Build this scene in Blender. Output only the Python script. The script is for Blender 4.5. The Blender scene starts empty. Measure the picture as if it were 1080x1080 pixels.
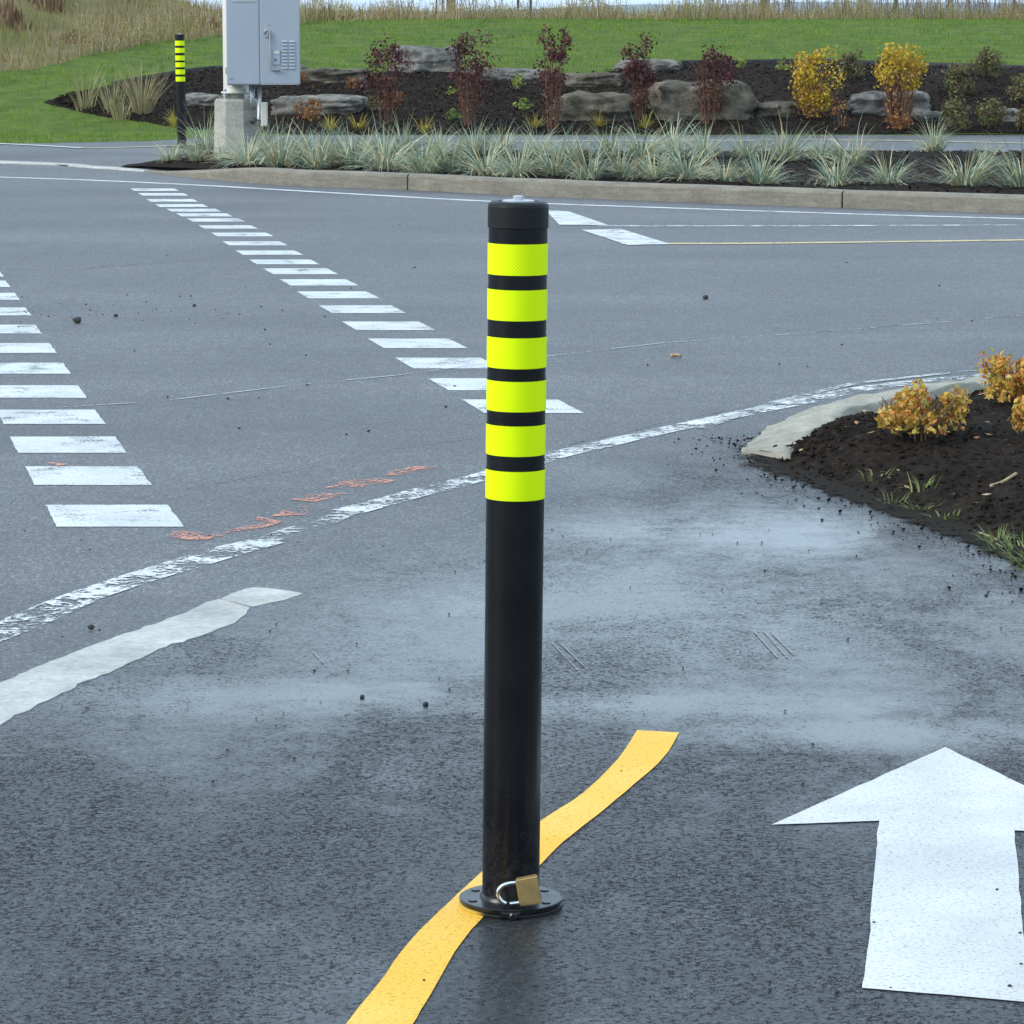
import bpy, bmesh, math, random
import numpy as np
from mathutils import Vector, Matrix, noise as mnoise
R = math.radians
random.seed(7)
rng = np.random.default_rng(7)
scene = bpy.context.scene
C = scene.collection

# ------------------------------------------------------------------ camera
CAM_H, FPX, PITCH = 1.345, 3450.0, math.atan(530/3450.0)
cam_d = bpy.data.cameras.new('camera'); cam = bpy.data.objects.new('camera', cam_d); C.objects.link(cam)
cam_d.sensor_width = 36.0; cam_d.lens = 36.0*FPX/1080.0
cam_d.clip_start = 0.1; cam_d.clip_end = 20000
cam.location = (0, 0, CAM_H); cam.rotation_euler = (math.pi/2-PITCH, 0, 0)
scene.camera = cam
cy = scene.cycles; cy.max_bounces = 5; cy.diffuse_bounces = 2; cy.glossy_bounces = 2; cy.transmission_bounces = 2; cy.transparent_max_bounces = 6; cy.volume_bounces = 0
scene.render.resolution_x = 1024; scene.render.resolution_y = 1024

# ------------------------------------------------------------------ sky, sun, exposure
SUN_EL, SUN_AZ = R(34), R(248)      # azimuth measured clockwise from +Y: light comes from the left, behind the camera
world = bpy.data.worlds.new('World'); scene.world = world; world.use_nodes = True
wn, wl = world.node_tree.nodes, world.node_tree.links
wn.clear()
wo = wn.new('ShaderNodeOutputWorld'); bg = wn.new('ShaderNodeBackground')
sky = wn.new('ShaderNodeTexSky'); sky.sky_type = 'NISHITA'; sky.sun_disc = False
sky.sun_elevation = SUN_EL; sky.sun_rotation = SUN_AZ; sky.air_density = 1.0; sky.dust_density = 1.2; sky.ozone_density = 1.4
tc = wn.new('ShaderNodeTexCoord'); mp = wn.new('ShaderNodeMapping'); mp.inputs['Scale'].default_value = (1, 1, 3.2)
cn = wn.new('ShaderNodeTexNoise'); cn.inputs['Scale'].default_value = 2.6; cn.inputs['Detail'].default_value = 8; cn.inputs['Roughness'].default_value = .6
cr = wn.new('ShaderNodeValToRGB'); cr.color_ramp.elements[0].position = .30; cr.color_ramp.elements[1].position = .62
cr.color_ramp.elements[0].color = (.6,.6,.6,1)
mx = wn.new('ShaderNodeMix'); mx.data_type = 'RGBA'; mx.inputs['B'].default_value = (6.9, 9.0, 11.0, 1)
wl.new(tc.outputs['Generated'], mp.inputs['Vector']); wl.new(mp.outputs[0], cn.inputs['Vector'])
wl.new(cn.outputs['Fac'], cr.inputs[0]); wl.new(cr.outputs[0], mx.inputs['Factor'])
wl.new(sky.outputs[0], mx.inputs['A']); wl.new(mx.outputs['Result'], bg.inputs['Color'])
bg.inputs['Strength'].default_value = 0.10
wl.new(bg.outputs[0], wo.inputs[0])
sun_d = bpy.data.lights.new('sun', 'SUN'); sun_d.energy = 1.6; sun_d.angle = R(28); sun_d.color = (1, .94, .85)
sun = bpy.data.objects.new('sun', sun_d); C.objects.link(sun)
sdir = Vector((math.sin(SUN_AZ)*math.cos(SUN_EL), math.cos(SUN_AZ)*math.cos(SUN_EL), math.sin(SUN_EL)))
sun.rotation_euler = sdir.to_track_quat('Z', 'Y').to_euler()
vs = scene.view_settings; vs.view_transform = 'Standard'; vs.look = 'None'; vs.gamma = 1; vs.exposure = 0.62; vs.use_curve_mapping = False

# ------------------------------------------------------------------ survey helpers: bearings taken from the camera station, turned into real ground points
cp, sp = math.cos(PITCH), math.sin(PITCH)
def ray(u, v):
    a, b = (u-540)/FPX, (540-v)/FPX
    return Vector((a, cp + b*sp, -sp + b*cp))
def G(u, v, z=0.0):
    d = ray(u, v); t = (z-CAM_H)/d.z
    return Vector((d.x*t, d.y*t, z))
def at_y(u, v, y):
    d = ray(u, v); t = y/d.y
    return Vector((d.x*t, y, CAM_H + d.z*t))
def sstep(a, b, x):
    t = min(1, max(0, (x-a)/(b-a))); return t*t*(3-2*t)
def lerp_tab(tab, x):
    if x <= tab[0][0]: return tab[0][1]
    for (a, fa), (b, fb) in zip(tab, tab[1:]):
        if x <= b: return fa + (fb-fa)*(x-a)/(b-a)
    return tab[-1][1]
ZT = [(27,.05),(34.2,.05),(36,.31),(38,.60),(42,.93),(45,1.14),(46.5,1.20),(48,1.19),(52,.9),(60,-.6),(80,-5),(130,-9),(400,-12)]
def Z(x, y):
    z = lerp_tab(ZT, y)
    s = sstep(-3.6, -9.8, x)*sstep(38, 48, y)*(1-sstep(58, 110, y)) if y > 38 else 0
    return z + 2.0*s
def T(u, v, z0=0):
    d = ray(u, v); t = 26/d.y
    while t < 90:
        p = Vector((d.x*t, d.y*t, CAM_H+d.z*t))
        if p.z <= Z(p.x, p.y)+z0: return p
        t += .02
    return p

# ------------------------------------------------------------------ object helpers
def put(o, parent=None):
    C.objects.link(o)
    if parent is not None: o.parent = parent
    return o
def obj(name, bm, m, parent=None, smooth=False, loc=None):
    me = bpy.data.meshes.new(name); bm.to_mesh(me); bm.free()
    if m is not None: me.materials.append(m)
    if smooth:
        for p in me.polygons: p.use_smooth = True
    o = bpy.data.objects.new(name, me)
    if loc is not None: o.location = loc
    return put(o, parent)
def obj_np(name, verts, faces, m, parent=None, loc=None, smooth=False):
    me = bpy.data.meshes.new(name)
    verts = np.asarray(verts, dtype=np.float32); faces = np.asarray(faces, dtype=np.int32)
    n = faces.shape[1]
    me.vertices.add(len(verts)); me.vertices.foreach_set('co', verts.ravel())
    me.loops.add(faces.size); me.loops.foreach_set('vertex_index', faces.ravel())
    me.polygons.add(len(faces)); me.polygons.foreach_set('loop_start', np.arange(0, faces.size, n, dtype=np.int32))
    me.update(calc_edges=True); me.validate()
    if smooth: me.polygons.foreach_set('use_smooth', np.ones(len(faces), dtype=bool))
    me.materials.append(m)
    o = bpy.data.objects.new(name, me)
    if loc is not None: o.location = loc
    return put(o, parent)
def tag(o, label=None, cat=None, group=None, kind=None):
    if label: o['label'] = label
    if cat: o['category'] = cat
    if group: o['group'] = group
    if kind: o['kind'] = kind
    return o
def thing(name, label, cat, loc=(0,0,0), rot=(0,0,0), group=None):
    o = bpy.data.objects.new(name, None); o.location = loc; o.rotation_euler = rot; o.empty_display_size = .1
    put(o); return tag(o, label, cat, group)
def B(): return bmesh.new()
def box(bm, c, s, bev=0, rot=None):
    r = bmesh.ops.create_cube(bm, size=1)
    vsx = r['verts']
    for v in vsx: v.co = Vector((v.co.x*s[0], v.co.y*s[1], v.co.z*s[2]))
    if bev:
        es = list({e for v in vsx for e in v.link_edges})
        rb = bmesh.ops.bevel(bm, geom=es, offset=bev, segments=2, affect='EDGES', profile=.6)
        vsx = list({v for f in rb['faces'] for v in f.verts} | {v for v in vsx if v.is_valid})
    for v in vsx:
        if rot is not None: v.co = rot @ v.co
        v.co += Vector(c)
    return bm
def lathe(bm, prof, n=48, axis='Z', cap=True):
    rings = []
    for r, z in prof:
        rings.append([bm.verts.new((r*math.cos(2*math.pi*i/n), r*math.sin(2*math.pi*i/n), z)) for i in range(n)])
    for a, b in zip(rings, rings[1:]):
        for i in range(n): bm.faces.new((a[i], a[(i+1) % n], b[(i+1) % n], b[i]))
    if cap:
        bm.faces.new(list(reversed(rings[0]))); bm.faces.new(rings[-1])
    return bm
def tube(bm, pts, rad, n=10, cap=True):
    pts = [Vector(p) for p in pts]; rings = []
    if not hasattr(rad, '__len__'): rad = [rad]*len(pts)
    up = None
    for i, p in enumerate(pts):
        t = (pts[min(i+1, len(pts)-1)] - pts[max(i-1, 0)]).normalized()
        if up is None:
            up = t.orthogonal().normalized()
        up = (up - t*up.dot(t)).normalized(); sd = t.cross(up)
        rings.append([bm.verts.new(p + (up*math.cos(2*math.pi*k/n) + sd*math.sin(2*math.pi*k/n))*rad[i]) for k in range(n)])
    for a, b in zip(rings, rings[1:]):
        for i in range(n): bm.faces.new((a[i], a[(i+1) % n], b[(i+1) % n], b[i]))
    if cap:
        bm.faces.new(list(reversed(rings[0]))); bm.faces.new(rings[-1])
    return bm
def prism(bm, pts, z0, z1):
    """closed outline (list of Vector) raised from z0 to z1 (added to each point's own z)"""
    n = len(pts)
    lo = [bm.verts.new((p[0], p[1], z0)) for p in pts]
    hi = [bm.verts.new((p[0], p[1], (p[2] if len(p) > 2 else 0) + z1)) for p in pts]
    ff = [bm.faces.new(hi)]
    for i in range(n): ff.append(bm.faces.new((lo[i], lo[(i+1) % n], hi[(i+1) % n], hi[i])))
    bmesh.ops.recalc_face_normals(bm, faces=ff)
    if ff[0].normal.z < 0: bmesh.ops.reverse_faces(bm, faces=ff)
    return bm
def flat(bm, pts, z):
    f = bm.faces.new([bm.verts.new((p[0], p[1], z)) for p in pts])
    f.normal_update()
    if f.normal.z < 0: f.normal_flip()
    return bm
def rib(bm, L, Rr, z):
    """flat strip between two matching edge lists"""
    a = [bm.verts.new((p[0], p[1], z)) for p in L]; b = [bm.verts.new((p[0], p[1], z)) for p in Rr]
    for i in range(len(a)-1):
        f = bm.faces.new((a[i], a[i+1], b[i+1], b[i])); f.normal_update()
        if f.normal.z < 0: f.normal_flip()
    return bm
def line_rib(bm, pts, w, z, jit=0):
    """strip of width w along a polyline on the ground, resampled"""
    P = resample(pts, .12 if jit else .5)
    L, Q = [], []
    for i, p in enumerate(P):
        t = (P[min(i+1, len(P)-1)]-P[max(i-1, 0)]); t.z = 0; t.normalize(); nn = Vector((-t.y, t.x, 0))
        L.append(p + nn*(w/2 + random.uniform(-jit, jit))); Q.append(p - nn*(w/2 + random.uniform(-jit, jit)))
    return rib(bm, L, Q, z)
def resample(pts, step):
    pts = [Vector((p[0], p[1], p[2] if len(p) > 2 else 0)) for p in pts]
    out = []
    n = len(pts)
    for i in range(n-1):
        p0, p1, p2, p3 = pts[max(i-1, 0)], pts[i], pts[i+1], pts[min(i+2, n-1)]
        k = max(1, int((p2-p1).length/step))
        for j in range(k):
            t = j/k
            out.append(.5*((2*p1) + (-p0+p2)*t + (2*p0-5*p1+4*p2-p3)*t*t + (-p0+3*p1-3*p2+p3)*t**3))
    out.append(pts[-1]); return out

# ------------------------------------------------------------------ materials
class NT:
    def __init__(s, name):
        s.m = bpy.data.materials.new(name); s.m.use_nodes = True; s.t = s.m.node_tree; s.t.nodes.clear()
        s.out = s.t.nodes.new('ShaderNodeOutputMaterial'); s.b = s.n('ShaderNodeBsdfPrincipled')
        s.l(s.b.outputs[0], s.out.inputs['Surface'])
    def n(s, ty, **kw):
        o = s.t.nodes.new(ty)
        for k, v in kw.items():
            if hasattr(o, k): setattr(o, k, v)
            else: o.inputs[k].default_value = v
        return o
    def l(s, a, b): s.t.links.new(a, b)
    def S(s, node, key, v):
        if hasattr(v, 'is_output') or isinstance(v, bpy.types.NodeSocket): s.l(v, node.inputs[key])
        else: node.inputs[key].default_value = v
    def pos(s, sc=(1,1,1), obj_space=False):
        if obj_space: o = s.n('ShaderNodeTexCoord').outputs['Object']
        else: o = s.n('ShaderNodeNewGeometry').outputs['Position']
        if sc != (1,1,1):
            m = s.n('ShaderNodeMapping'); m.inputs['Scale'].default_value = sc; s.l(o, m.inputs['Vector']); o = m.outputs[0]
        return o
    def noise(s, vec, scale, det=4, rough=.55, dist=0):
        k = s.n('ShaderNodeTexNoise'); s.l(vec, k.inputs['Vector'])
        k.inputs['Scale'].default_value = scale; k.inputs['Detail'].default_value = det; k.inputs['Roughness'].default_value = rough; k.inputs['Distortion'].default_value = dist
        return k.outputs['Fac']
    def voro(s, vec, scale, feature='F1', out='Distance', rnd=1):
        k = s.n('ShaderNodeTexVoronoi'); k.feature = feature; s.l(vec, k.inputs['Vector']); k.inputs['Scale'].default_value = scale; k.inputs['Randomness'].default_value = rnd
        return k.outputs[out]
    def ramp(s, fac, stops, interp='LINEAR'):
        k = s.n('ShaderNodeValToRGB'); s.l(fac, k.inputs[0]); e = k.color_ramp.elements; k.color_ramp.interpolation = interp
        while len(e) < len(stops): e.new(.5)
        for q, (p, c) in zip(e, stops):
            q.position = p; q.color = (c, c, c, 1) if not hasattr(c, '__len__') else (c[0], c[1], c[2], 1)
        return k.outputs[0]
    def mix(s, f, a, b, mode='MIX'):
        k = s.n('ShaderNodeMix'); k.data_type = 'RGBA'; k.blend_type = mode
        for key, v in (('Factor', f), ('A', a), ('B', b)):
            i = next(q for q in k.inputs if q.name == key and (q.type == ('VALUE' if key == 'Factor' else 'RGBA')))
            if isinstance(v, bpy.types.NodeSocket): s.l(v, i)
            else: i.default_value = v if key == 'Factor' else ((v[0], v[1], v[2], 1) if hasattr(v, '__len__') else (v, v, v, 1))
        return next(q for q in k.outputs if q.type == 'RGBA')
    def math(s, op, a, b=0, c=0, clamp=False):
        k = s.n('ShaderNodeMath'); k.operation = op; k.use_clamp = clamp
        for i, v in enumerate((a, b, c)):
            if isinstance(v, bpy.types.NodeSocket): s.l(v, k.inputs[i])
            else: k.inputs[i].default_value = v
        return k.outputs[0]
    def bump(s, h, strength=.5, dist=.01, prev=None):
        k = s.n('ShaderNodeBump'); s.l(h, k.inputs['Height']); s.S(k, 'Strength', strength); k.inputs['Distance'].default_value = dist
        if prev is not None: s.l(prev, k.inputs['Normal'])
        return k.outputs[0]
    def set(s, col=None, rough=None, metal=None, normal=None, spec=None, **kw):
        if col is not None: s.S(s.b, 'Base Color', (col[0], col[1], col[2], 1) if isinstance(col, tuple) else col)
        if rough is not None: s.S(s.b, 'Roughness', rough)
        if metal is not None: s.S(s.b, 'Metallic', metal)
        if normal is not None: s.S(s.b, 'Normal', normal)
        if spec is not None: s.S(s.b, 'Specular IOR Level', spec)
        for k, v in kw.items(): s.S(s.b, k, v)
        return s.m
    def alpha(s, fac):
        tr = s.n('ShaderNodeBsdfTransparent'); mxs = s.n('ShaderNodeMixShader')
        s.l(fac, mxs.inputs[0]); s.l(tr.outputs[0], mxs.inputs[1]); s.l(s.b.outputs[0], mxs.inputs[2]); s.l(mxs.outputs[0], s.out.inputs['Surface'])
        return s.m

# edge between carriageway and shared path, as a line on the ground
E0, E1 = G(0, 735), G(790, 478)
En = Vector((E1.y-E0.y, -(E1.x-E0.x), 0)).normalized()     # points towards the camera side
def m_asphalt():
    k = NT('asphalt'); p = k.pos()
    # signed distance to the path edge (positive on the path)
    dp = k.n('ShaderNodeVectorMath'); dp.operation = 'DOT_PRODUCT'; k.l(p, dp.inputs[0]); dp.inputs[1].default_value = En
    sd = k.math('SUBTRACT', dp.outputs['Value'], En.dot(E0))
    big = k.noise(k.pos((1, .55, 1)), .75, 3, .5)
    med = k.noise(k.pos((1, .5, 1)), 2.4, 4, .6, .4)
    edge = k.math('ADD', k.math('MULTIPLY', med, .6), k.math('MULTIPLY', k.noise(p, 13, 4, .65), .4))
    sdn = k.math('ADD', sd, k.math('MULTIPLY', k.math('SUBTRACT', med, .5), 1.5))
    onpath = k.n('ShaderNodeMapRange'); onpath.interpolation_type = 'SMOOTHSTEP'
    k.l(sdn, onpath.inputs[0]); onpath.inputs[1].default_value = -.55; onpath.inputs[2].default_value = .6
    onp = onpath.outputs[0]
    wet = k.math('MULTIPLY', onp, .82); wet = k.math('ADD', wet, k.math('MULTIPLY', k.math('SUBTRACT', big, .5), k.math('ADD', .16, k.math('MULTIPLY', onp, .5))), clamp=True)
    # thin standing film in the low spots of the path
    film = k.ramp(k.math('ADD', k.math('MULTIPLY', big, .62), k.math('MULTIPLY', med, .38)), [(.50, 0), (.66, .8)])
    for (u_, v_, rx, ry) in ((560, 640, 1.9, 1.9), (800, 566, .55, .7), (640, 560, .5, .6), (690, 745, .9, .26), (930, 775, .6, .22), (250, 735, .8, .35), (470, 640, .5, .4), (620, 500, .35, .5)):
        g_ = G(u_, v_); q_ = k.n('ShaderNodeVectorMath'); q_.operation = 'SUBTRACT'; k.l(p, q_.inputs[0]); q_.inputs[1].default_value = g_
        q2 = k.n('ShaderNodeVectorMath'); q2.operation = 'MULTIPLY'; k.l(q_.outputs[0], q2.inputs[0]); q2.inputs[1].default_value = (1/rx, 1/ry, 0)
        ln = k.n('ShaderNodeVectorMath'); ln.operation = 'LENGTH'; k.l(q2.outputs[0], ln.inputs[0])
        film = k.math('MAXIMUM', film, k.ramp(k.math('ADD', ln.outputs['Value'], k.math('MULTIPLY', k.math('SUBTRACT', edge, .5), 2.7)), [(.05, .72 if rx > 1.5 else .92), (1.15, 0)]))
    film = k.math('MULTIPLY', film, k.math('ADD', k.math('MULTIPLY', onp, .92), .08))
    # aggregate
    vcol = k.n('ShaderNodeTexVoronoi'); k.l(p, vcol.inputs['Vector']); vcol.inputs['Scale'].default_value = 185
    sep = k.n('ShaderNodeSeparateColor'); k.l(vcol.outputs['Color'], sep.inputs[0])
    agg = k.ramp(sep.outputs[0], [(0, .55), (.55, .9), (.85, 1.25), (1, 2.1)])
    fine = k.noise(p, 90, 2, .65)
    mott = k.ramp(k.noise(p, 9, 3, .6), [(.3, .9), (.7, 1.1)])
    col = k.mix(wet, (.122, .125, .132), (.016, .0165, .0180))
    band = k.math('ADD', k.math('MULTIPLY', k.noise(k.pos((.13, 1, 1)), .8, 4, .6), .6), k.math('MULTIPLY', k.noise(p, .9, 5, .65), .4))
    col = k.mix(1, col, k.ramp(band, [(.36, .62), (.62, 1.22)]), 'MULTIPLY')
    col = k.mix(1, col, agg, 'MULTIPLY'); col = k.mix(1, col, mott, 'MULTIPLY')
    rough = k.mix(wet, .62, .34); rough = k.mix(film, rough, .13)
    rough = k.mix(1, rough, k.ramp(band, [(.38, .86), (.62, 1.08)]), 'MULTIPLY')
    rough = k.mix(1, rough, k.ramp(fine, [(.3, .85), (.7, 1.15)]), 'MULTIPLY')
    # flat worn tops with open pits between the stones; the film fills the pits
    pn = k.math('ADD', k.math('MULTIPLY', k.noise(p, 125, 2, .6), .55), k.math('MULTIPLY', k.noise(p, 300, 2, .6), .45))
    thr = k.math('ADD', pn, k.math('MULTIPLY', film, .09)); thr = k.math('ADD', thr, k.math('MULTIPLY', k.math('SUBTRACT', 1, wet), .055))
    thr = k.math('SUBTRACT', thr, k.math('MULTIPLY', k.math('SUBTRACT', med, .46), k.math('MULTIPLY', wet, .30)))
    plate = k.ramp(thr, [(.39, 0), (.49, 1)])
    h = k.math('ADD', plate, k.math('MULTIPLY', sep.outputs[1], k.math('SUBTRACT', .30, k.math('MULTIPLY', film, .27))))
    st = k.math('SUBTRACT', 1.0, k.math('MULTIPLY', film, .72)); st = k.math('MULTIPLY', st, .8)
    col = k.mix(k.math('MULTIPLY', k.math('SUBTRACT', 1, plate), .55), col, (.010, .010, .011))
    rough = k.mix(k.math('MULTIPLY', k.math('SUBTRACT', 1, plate), .8), rough, .85)
    spec = k.mix(wet, .46, .17); spec = k.mix(film, spec, .80)
    spec = k.mix(k.math('MULTIPLY', k.math('SUBTRACT', 1, plate), .85), spec, .05)
    return k.set(col=col, rough=rough, normal=k.bump(h, st, .003), spec=spec)
M = {}
M['asphalt'] = m_asphalt()
def m_paint(name, col, wear, sc=60, col2=None, dens=.5, rough=.5):
    """road paint: wear 0..1 is the share rubbed off"""
    k = NT(name); p = k.pos()
    a = k.noise(p, sc, 5, .7); b = k.noise(p, 3.2, 4, .6)
    base = k.mix(k.ramp(b, [(.35, 0), (.65, 1)]), col, col2 or tuple(c*.80 for c in col))
    v = k.ramp(k.noise(p, 150, 3, .7), [(.36, .62), (.46, 1)])
    base = k.mix(1, base, v, 'MULTIPLY')
    k.set(col=base, rough=rough, spec=.22, normal=k.bump(k.math('ADD', k.noise(p, 110, 4, .7), a), .35, .004))
    if wear > 0:
        lo = .20 + .42*wear
        f = k.ramp(k.math('ADD', k.math('MULTIPLY', a, .55), k.math('MULTIPLY', k.noise(p, 7, 4, .6), .45)), [(lo, 0), (lo+.045, 1)])
        k.alpha(f)
    return k.m
M['white'] = m_paint('white_road_paint', (.66, .665, .665), .30, 130)
M['white_feet'] = m_paint('crossing_paint', (.66, .68, .69), .50, 120)
M['white_worn'] = m_paint('worn_white_paint', (.70, .72, .73), .655, 50)
M['white_faint'] = m_paint('faint_white_paint', (.50, .52, .53), .66, 40)
M['scrape'] = m_paint('scrape_grey', (.27, .28, .29), .60, 60)
M['yellow'] = m_paint('yellow_road_paint', (.84, .445, .028), .15, 120, (.87, .52, .085))
M['yellow_thin'] = m_paint('thin_yellow_paint', (.62, .50, .25), .5, 40)
M['orange_spray'] = m_paint('orange_spray_paint', (.60, .27, .19), .68, 75)
def m_concrete(name, col, sc=1):
    k = NT(name); p = k.pos()
    a = k.noise(p, 5*sc, 6, .65); b = k.noise(p, 60*sc, 4, .7); c = k.noise(k.pos((.4, .4, 3)), 14*sc, 4, .6)
    base = k.mix(k.ramp(a, [(.3, 0), (.7, 1)]), tuple(x*.72 for x in col), tuple(x*1.12 for x in col))
    base = k.mix(1, base, k.ramp(b, [(.3, .78), (.6, 1.05)]), 'MULTIPLY')
    base = k.mix(1, base, k.ramp(c, [(.35, .8), (.6, 1.02)]), 'MULTIPLY')
    return k.set(col=base, rough=.85, normal=k.bump(k.math('ADD', b, k.math('MULTIPLY', a, 1.5)), .5, .008))
M['concrete'] = m_concrete('kerb_concrete', (.25, .226, .178))
M['concrete_nose'] = m_concrete('weathered_nose_concrete', (.36, .34, .28), 1.6)
M['concrete_pale'] = m_concrete('pale_concrete', (.50, .50, .47))
M['concrete_base'] = m_concrete('footing_concrete', (.47, .445, .385), .6)
def m_soil(name, a, b, chips=None):
    k = NT(name); p = k.pos()
    n1 = k.noise(p, 26, 6, .7); n2 = k.noise(p, 3, 4, .6)
    base = k.mix(k.ramp(n1, [(.35, 0), (.68, 1)]), a, b)
    base = k.mix(1, base, k.ramp(n2, [(.3, .7), (.7, 1.25)]), 'MULTIPLY')
    if chips:
        v = k.n('ShaderNodeTexVoronoi'); k.l(k.pos((1, 1.6, 1)), v.inputs['Vector']); v.inputs['Scale'].default_value = 34
        s = k.n('ShaderNodeSeparateColor'); k.l(v.outputs['Color'], s.inputs[0])
        f = k.math('MULTIPLY', k.ramp(s.outputs[0], [(.86, 0), (.9, 1)]), k.ramp(v.outputs['Distance'], [(.25, 1), (.4, 0)]))
        base = k.mix(k.math('MULTIPLY', f, .55), base, chips)
    return k.set(col=base, rough=.95, spec=.1, normal=k.bump(k.math('ADD', n1, k.noise(p, 90, 3, .7)), .8, .015))
M['mulch'] = m_soil('dark_mulch', (.008, .0055, .004), (.027, .0165, .0105), (.07, .042, .025))
M['soil'] = m_soil('dark_soil', (.008, .006, .005), (.034, .024, .017), (.085, .06, .04))
def m_island(name, stops, rough=.6, trans=0.0, pos_mix=None, spec=.3):
    k = NT(name); g = k.n('ShaderNodeNewGeometry')
    col = k.ramp(g.outputs['Random Per Island'], stops)
    if pos_mix:
        for q_, (sc, c2, lo, hi) in enumerate(pos_mix if isinstance(pos_mix, list) else [pos_mix]):
            col = k.mix(k.math('MULTIPLY', k.ramp(k.noise(k.pos((1+.3*q_, 1, 1+q_)), sc, 4, .6), [(lo, 0), (hi, 1)]), .85), col, c2)
    k.set(col=col, rough=rough, spec=spec)
    if trans:
        tl = k.n('ShaderNodeBsdfTranslucent'); k.l(col, tl.inputs[0]); ms = k.n('ShaderNodeMixShader'); ms.inputs[0].default_value = trans
        k.l(k.b.outputs[0], ms.inputs[1]); k.l(tl.outputs[0], ms.inputs[2]); k.l(ms.outputs[0], k.out.inputs['Surface'])
    return k.m
M['chips'] = m_island('bark_chips', [(0, (.009,.006,.0045)), (.55, (.025,.0145,.0095)), (.88, (.05,.030,.019)), (1, (.13,.085,.055))], .95, 0, None, .04)
M['lyme'] = m_island('blue_green_blades', [(0, (.15,.22,.15)), (.3, (.28,.36,.26)), (.58, (.42,.50,.38)), (.68, (.52,.46,.25)), (1, (.70,.60,.36))], .5, .2)
M['straw_blades'] = m_island('straw_blades', [(0, (.30,.24,.12)), (.5, (.42,.34,.18)), (.8, (.20,.24,.08)), (1, (.52,.44,.26))], .6, .2)
M['lawn_blades'] = m_island('lawn_blades', [(0, (.05,.115,.008)), (.5, (.14,.285,.020)), (.9, (.21,.36,.035)), (1, (.34,.34,.09))], .7, .3, [(1.3, (.27,.30,.05), .42, .72), (.8, (.06,.14,.015), .50, .72)], .05)
M['meadow'] = m_island('meadow_blades', [(0, (.19,.125,.055)), (.35, (.34,.24,.115)), (.7, (.46,.34,.18)), (.85, (.19,.21,.055)), (1, (.54,.44,.26))], .7, .25, [(.55, (.18,.22,.055), .42, .58), (1.1, (.17,.095,.05), .52, .70)], .1)
M['weed'] = m_island('weed_stalks', [(0, (.13,.09,.05)), (.25, (.28,.21,.11)), (.55, (.44,.35,.20)), (.72, (.50,.42,.27)), (.82, (.20,.22,.08)), (1, (.36,.35,.13))], .7, .2)
M['dock'] = m_island('rust_brown_stalks', [(0, (.11,.06,.035)), (.6, (.20,.12,.06)), (1, (.32,.22,.11))], .7)
M['red_leaf'] = m_island('wine_red_leaves', [(0, (.030,.010,.012)), (.5, (.075,.016,.020)), (.85, (.13,.024,.026)), (1, (.20,.06,.03))], .45, .15)
M['red_low'] = m_island('rust_red_leaves', [(0, (.06,.02,.014)), (.6, (.13,.045,.025)), (1, (.22,.09,.04))], .5, .15)
M['yellow_leaf'] = m_island('golden_leaves', [(0, (.30,.20,.015)), (.5, (.56,.38,.022)), (.85, (.70,.50,.05)), (1, (.55,.22,.03))], .5, .25)
M['rust_leaf'] = m_island('rusty_leaves', [(0, (.14,.05,.02)), (.5, (.28,.10,.035)), (.8, (.36,.19,.05)), (1, (.40,.28,.06))], .55, .2)
M['orange_leaf'] = m_island('orange_autumn_leaves', [(0, (.34,.07,.03)), (.15, (.56,.20,.045)), (.4, (.66,.36,.065)), (.7, (.60,.42,.08)), (.9, (.40,.37,.07)), (1, (.72,.53,.19))], .5, .25)
M['olive_leaf'] = m_island('olive_brown_leaves', [(0, (.08,.05,.03)), (.3, (.17,.10,.05)), (.45, (.13,.16,.05)), (.85, (.17,.20,.06)), (1, (.28,.15,.08))], .6, .15)
M['lime_leaf'] = m_island('lime_leaves', [(0, (.13,.20,.03)), (.6, (.26,.34,.06)), (1, (.40,.42,.12))], .5, .25)
M['gold_blade'] = m_island('gold_blades', [(0, (.30,.22,.03)), (.6, (.46,.35,.05)), (1, (.30,.33,.08))], .5, .25)
M['weed_green'] = m_island('small_weed_leaves', [(0, (.09,.13,.03)), (.6, (.18,.22,.06)), (1, (.34,.34,.14))], .6, .2)
def m_simple(name, col, rough, metal=0, var=.12, sc=8, bumps=0, spec=.5):
    k = NT(name); p = k.pos(obj_space=True); a = k.noise(p, sc, 5, .6)
    c = k.mix(k.ramp(a, [(.3, 0), (.7, 1)]), tuple(x*(1-var) for x in col), tuple(min(1, x*(1+var)) for x in col))
    kw = {}
    if bumps: kw['normal'] = k.bump(k.noise(p, sc*12, 3, .6), bumps, .002)
    return k.set(col=c, rough=k.ramp(a, [(.3, max(.05, rough-.08)), (.7, min(1, rough+.08))]), metal=metal, spec=spec, **kw)
M['bark'] = m_simple('woody_stem', (.12, .08, .05), .85, sc=20)
M['stem_red'] = m_simple('reddish_stem', (.13, .06, .035), .8, sc=20)
M['trunk'] = m_simple('bare_trunk_bark', (.13, .085, .06), .9, sc=6, bumps=.5)
M['trunk_pale'] = m_simple('pale_trunk_bark', (.40, .36, .28), .9, sc=6, bumps=.5)
M['brush'] = m_simple('grey_brown_twigs', (.17, .13, .10), .9, sc=6)
M['iron_post'] = m_simple('dark_post', (.05, .05, .055), .7)
M['black'] = m_simple('black_powder_coat', (.0035, .0036, .0046), .30, sc=3, bumps=.05, spec=.28)
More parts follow.
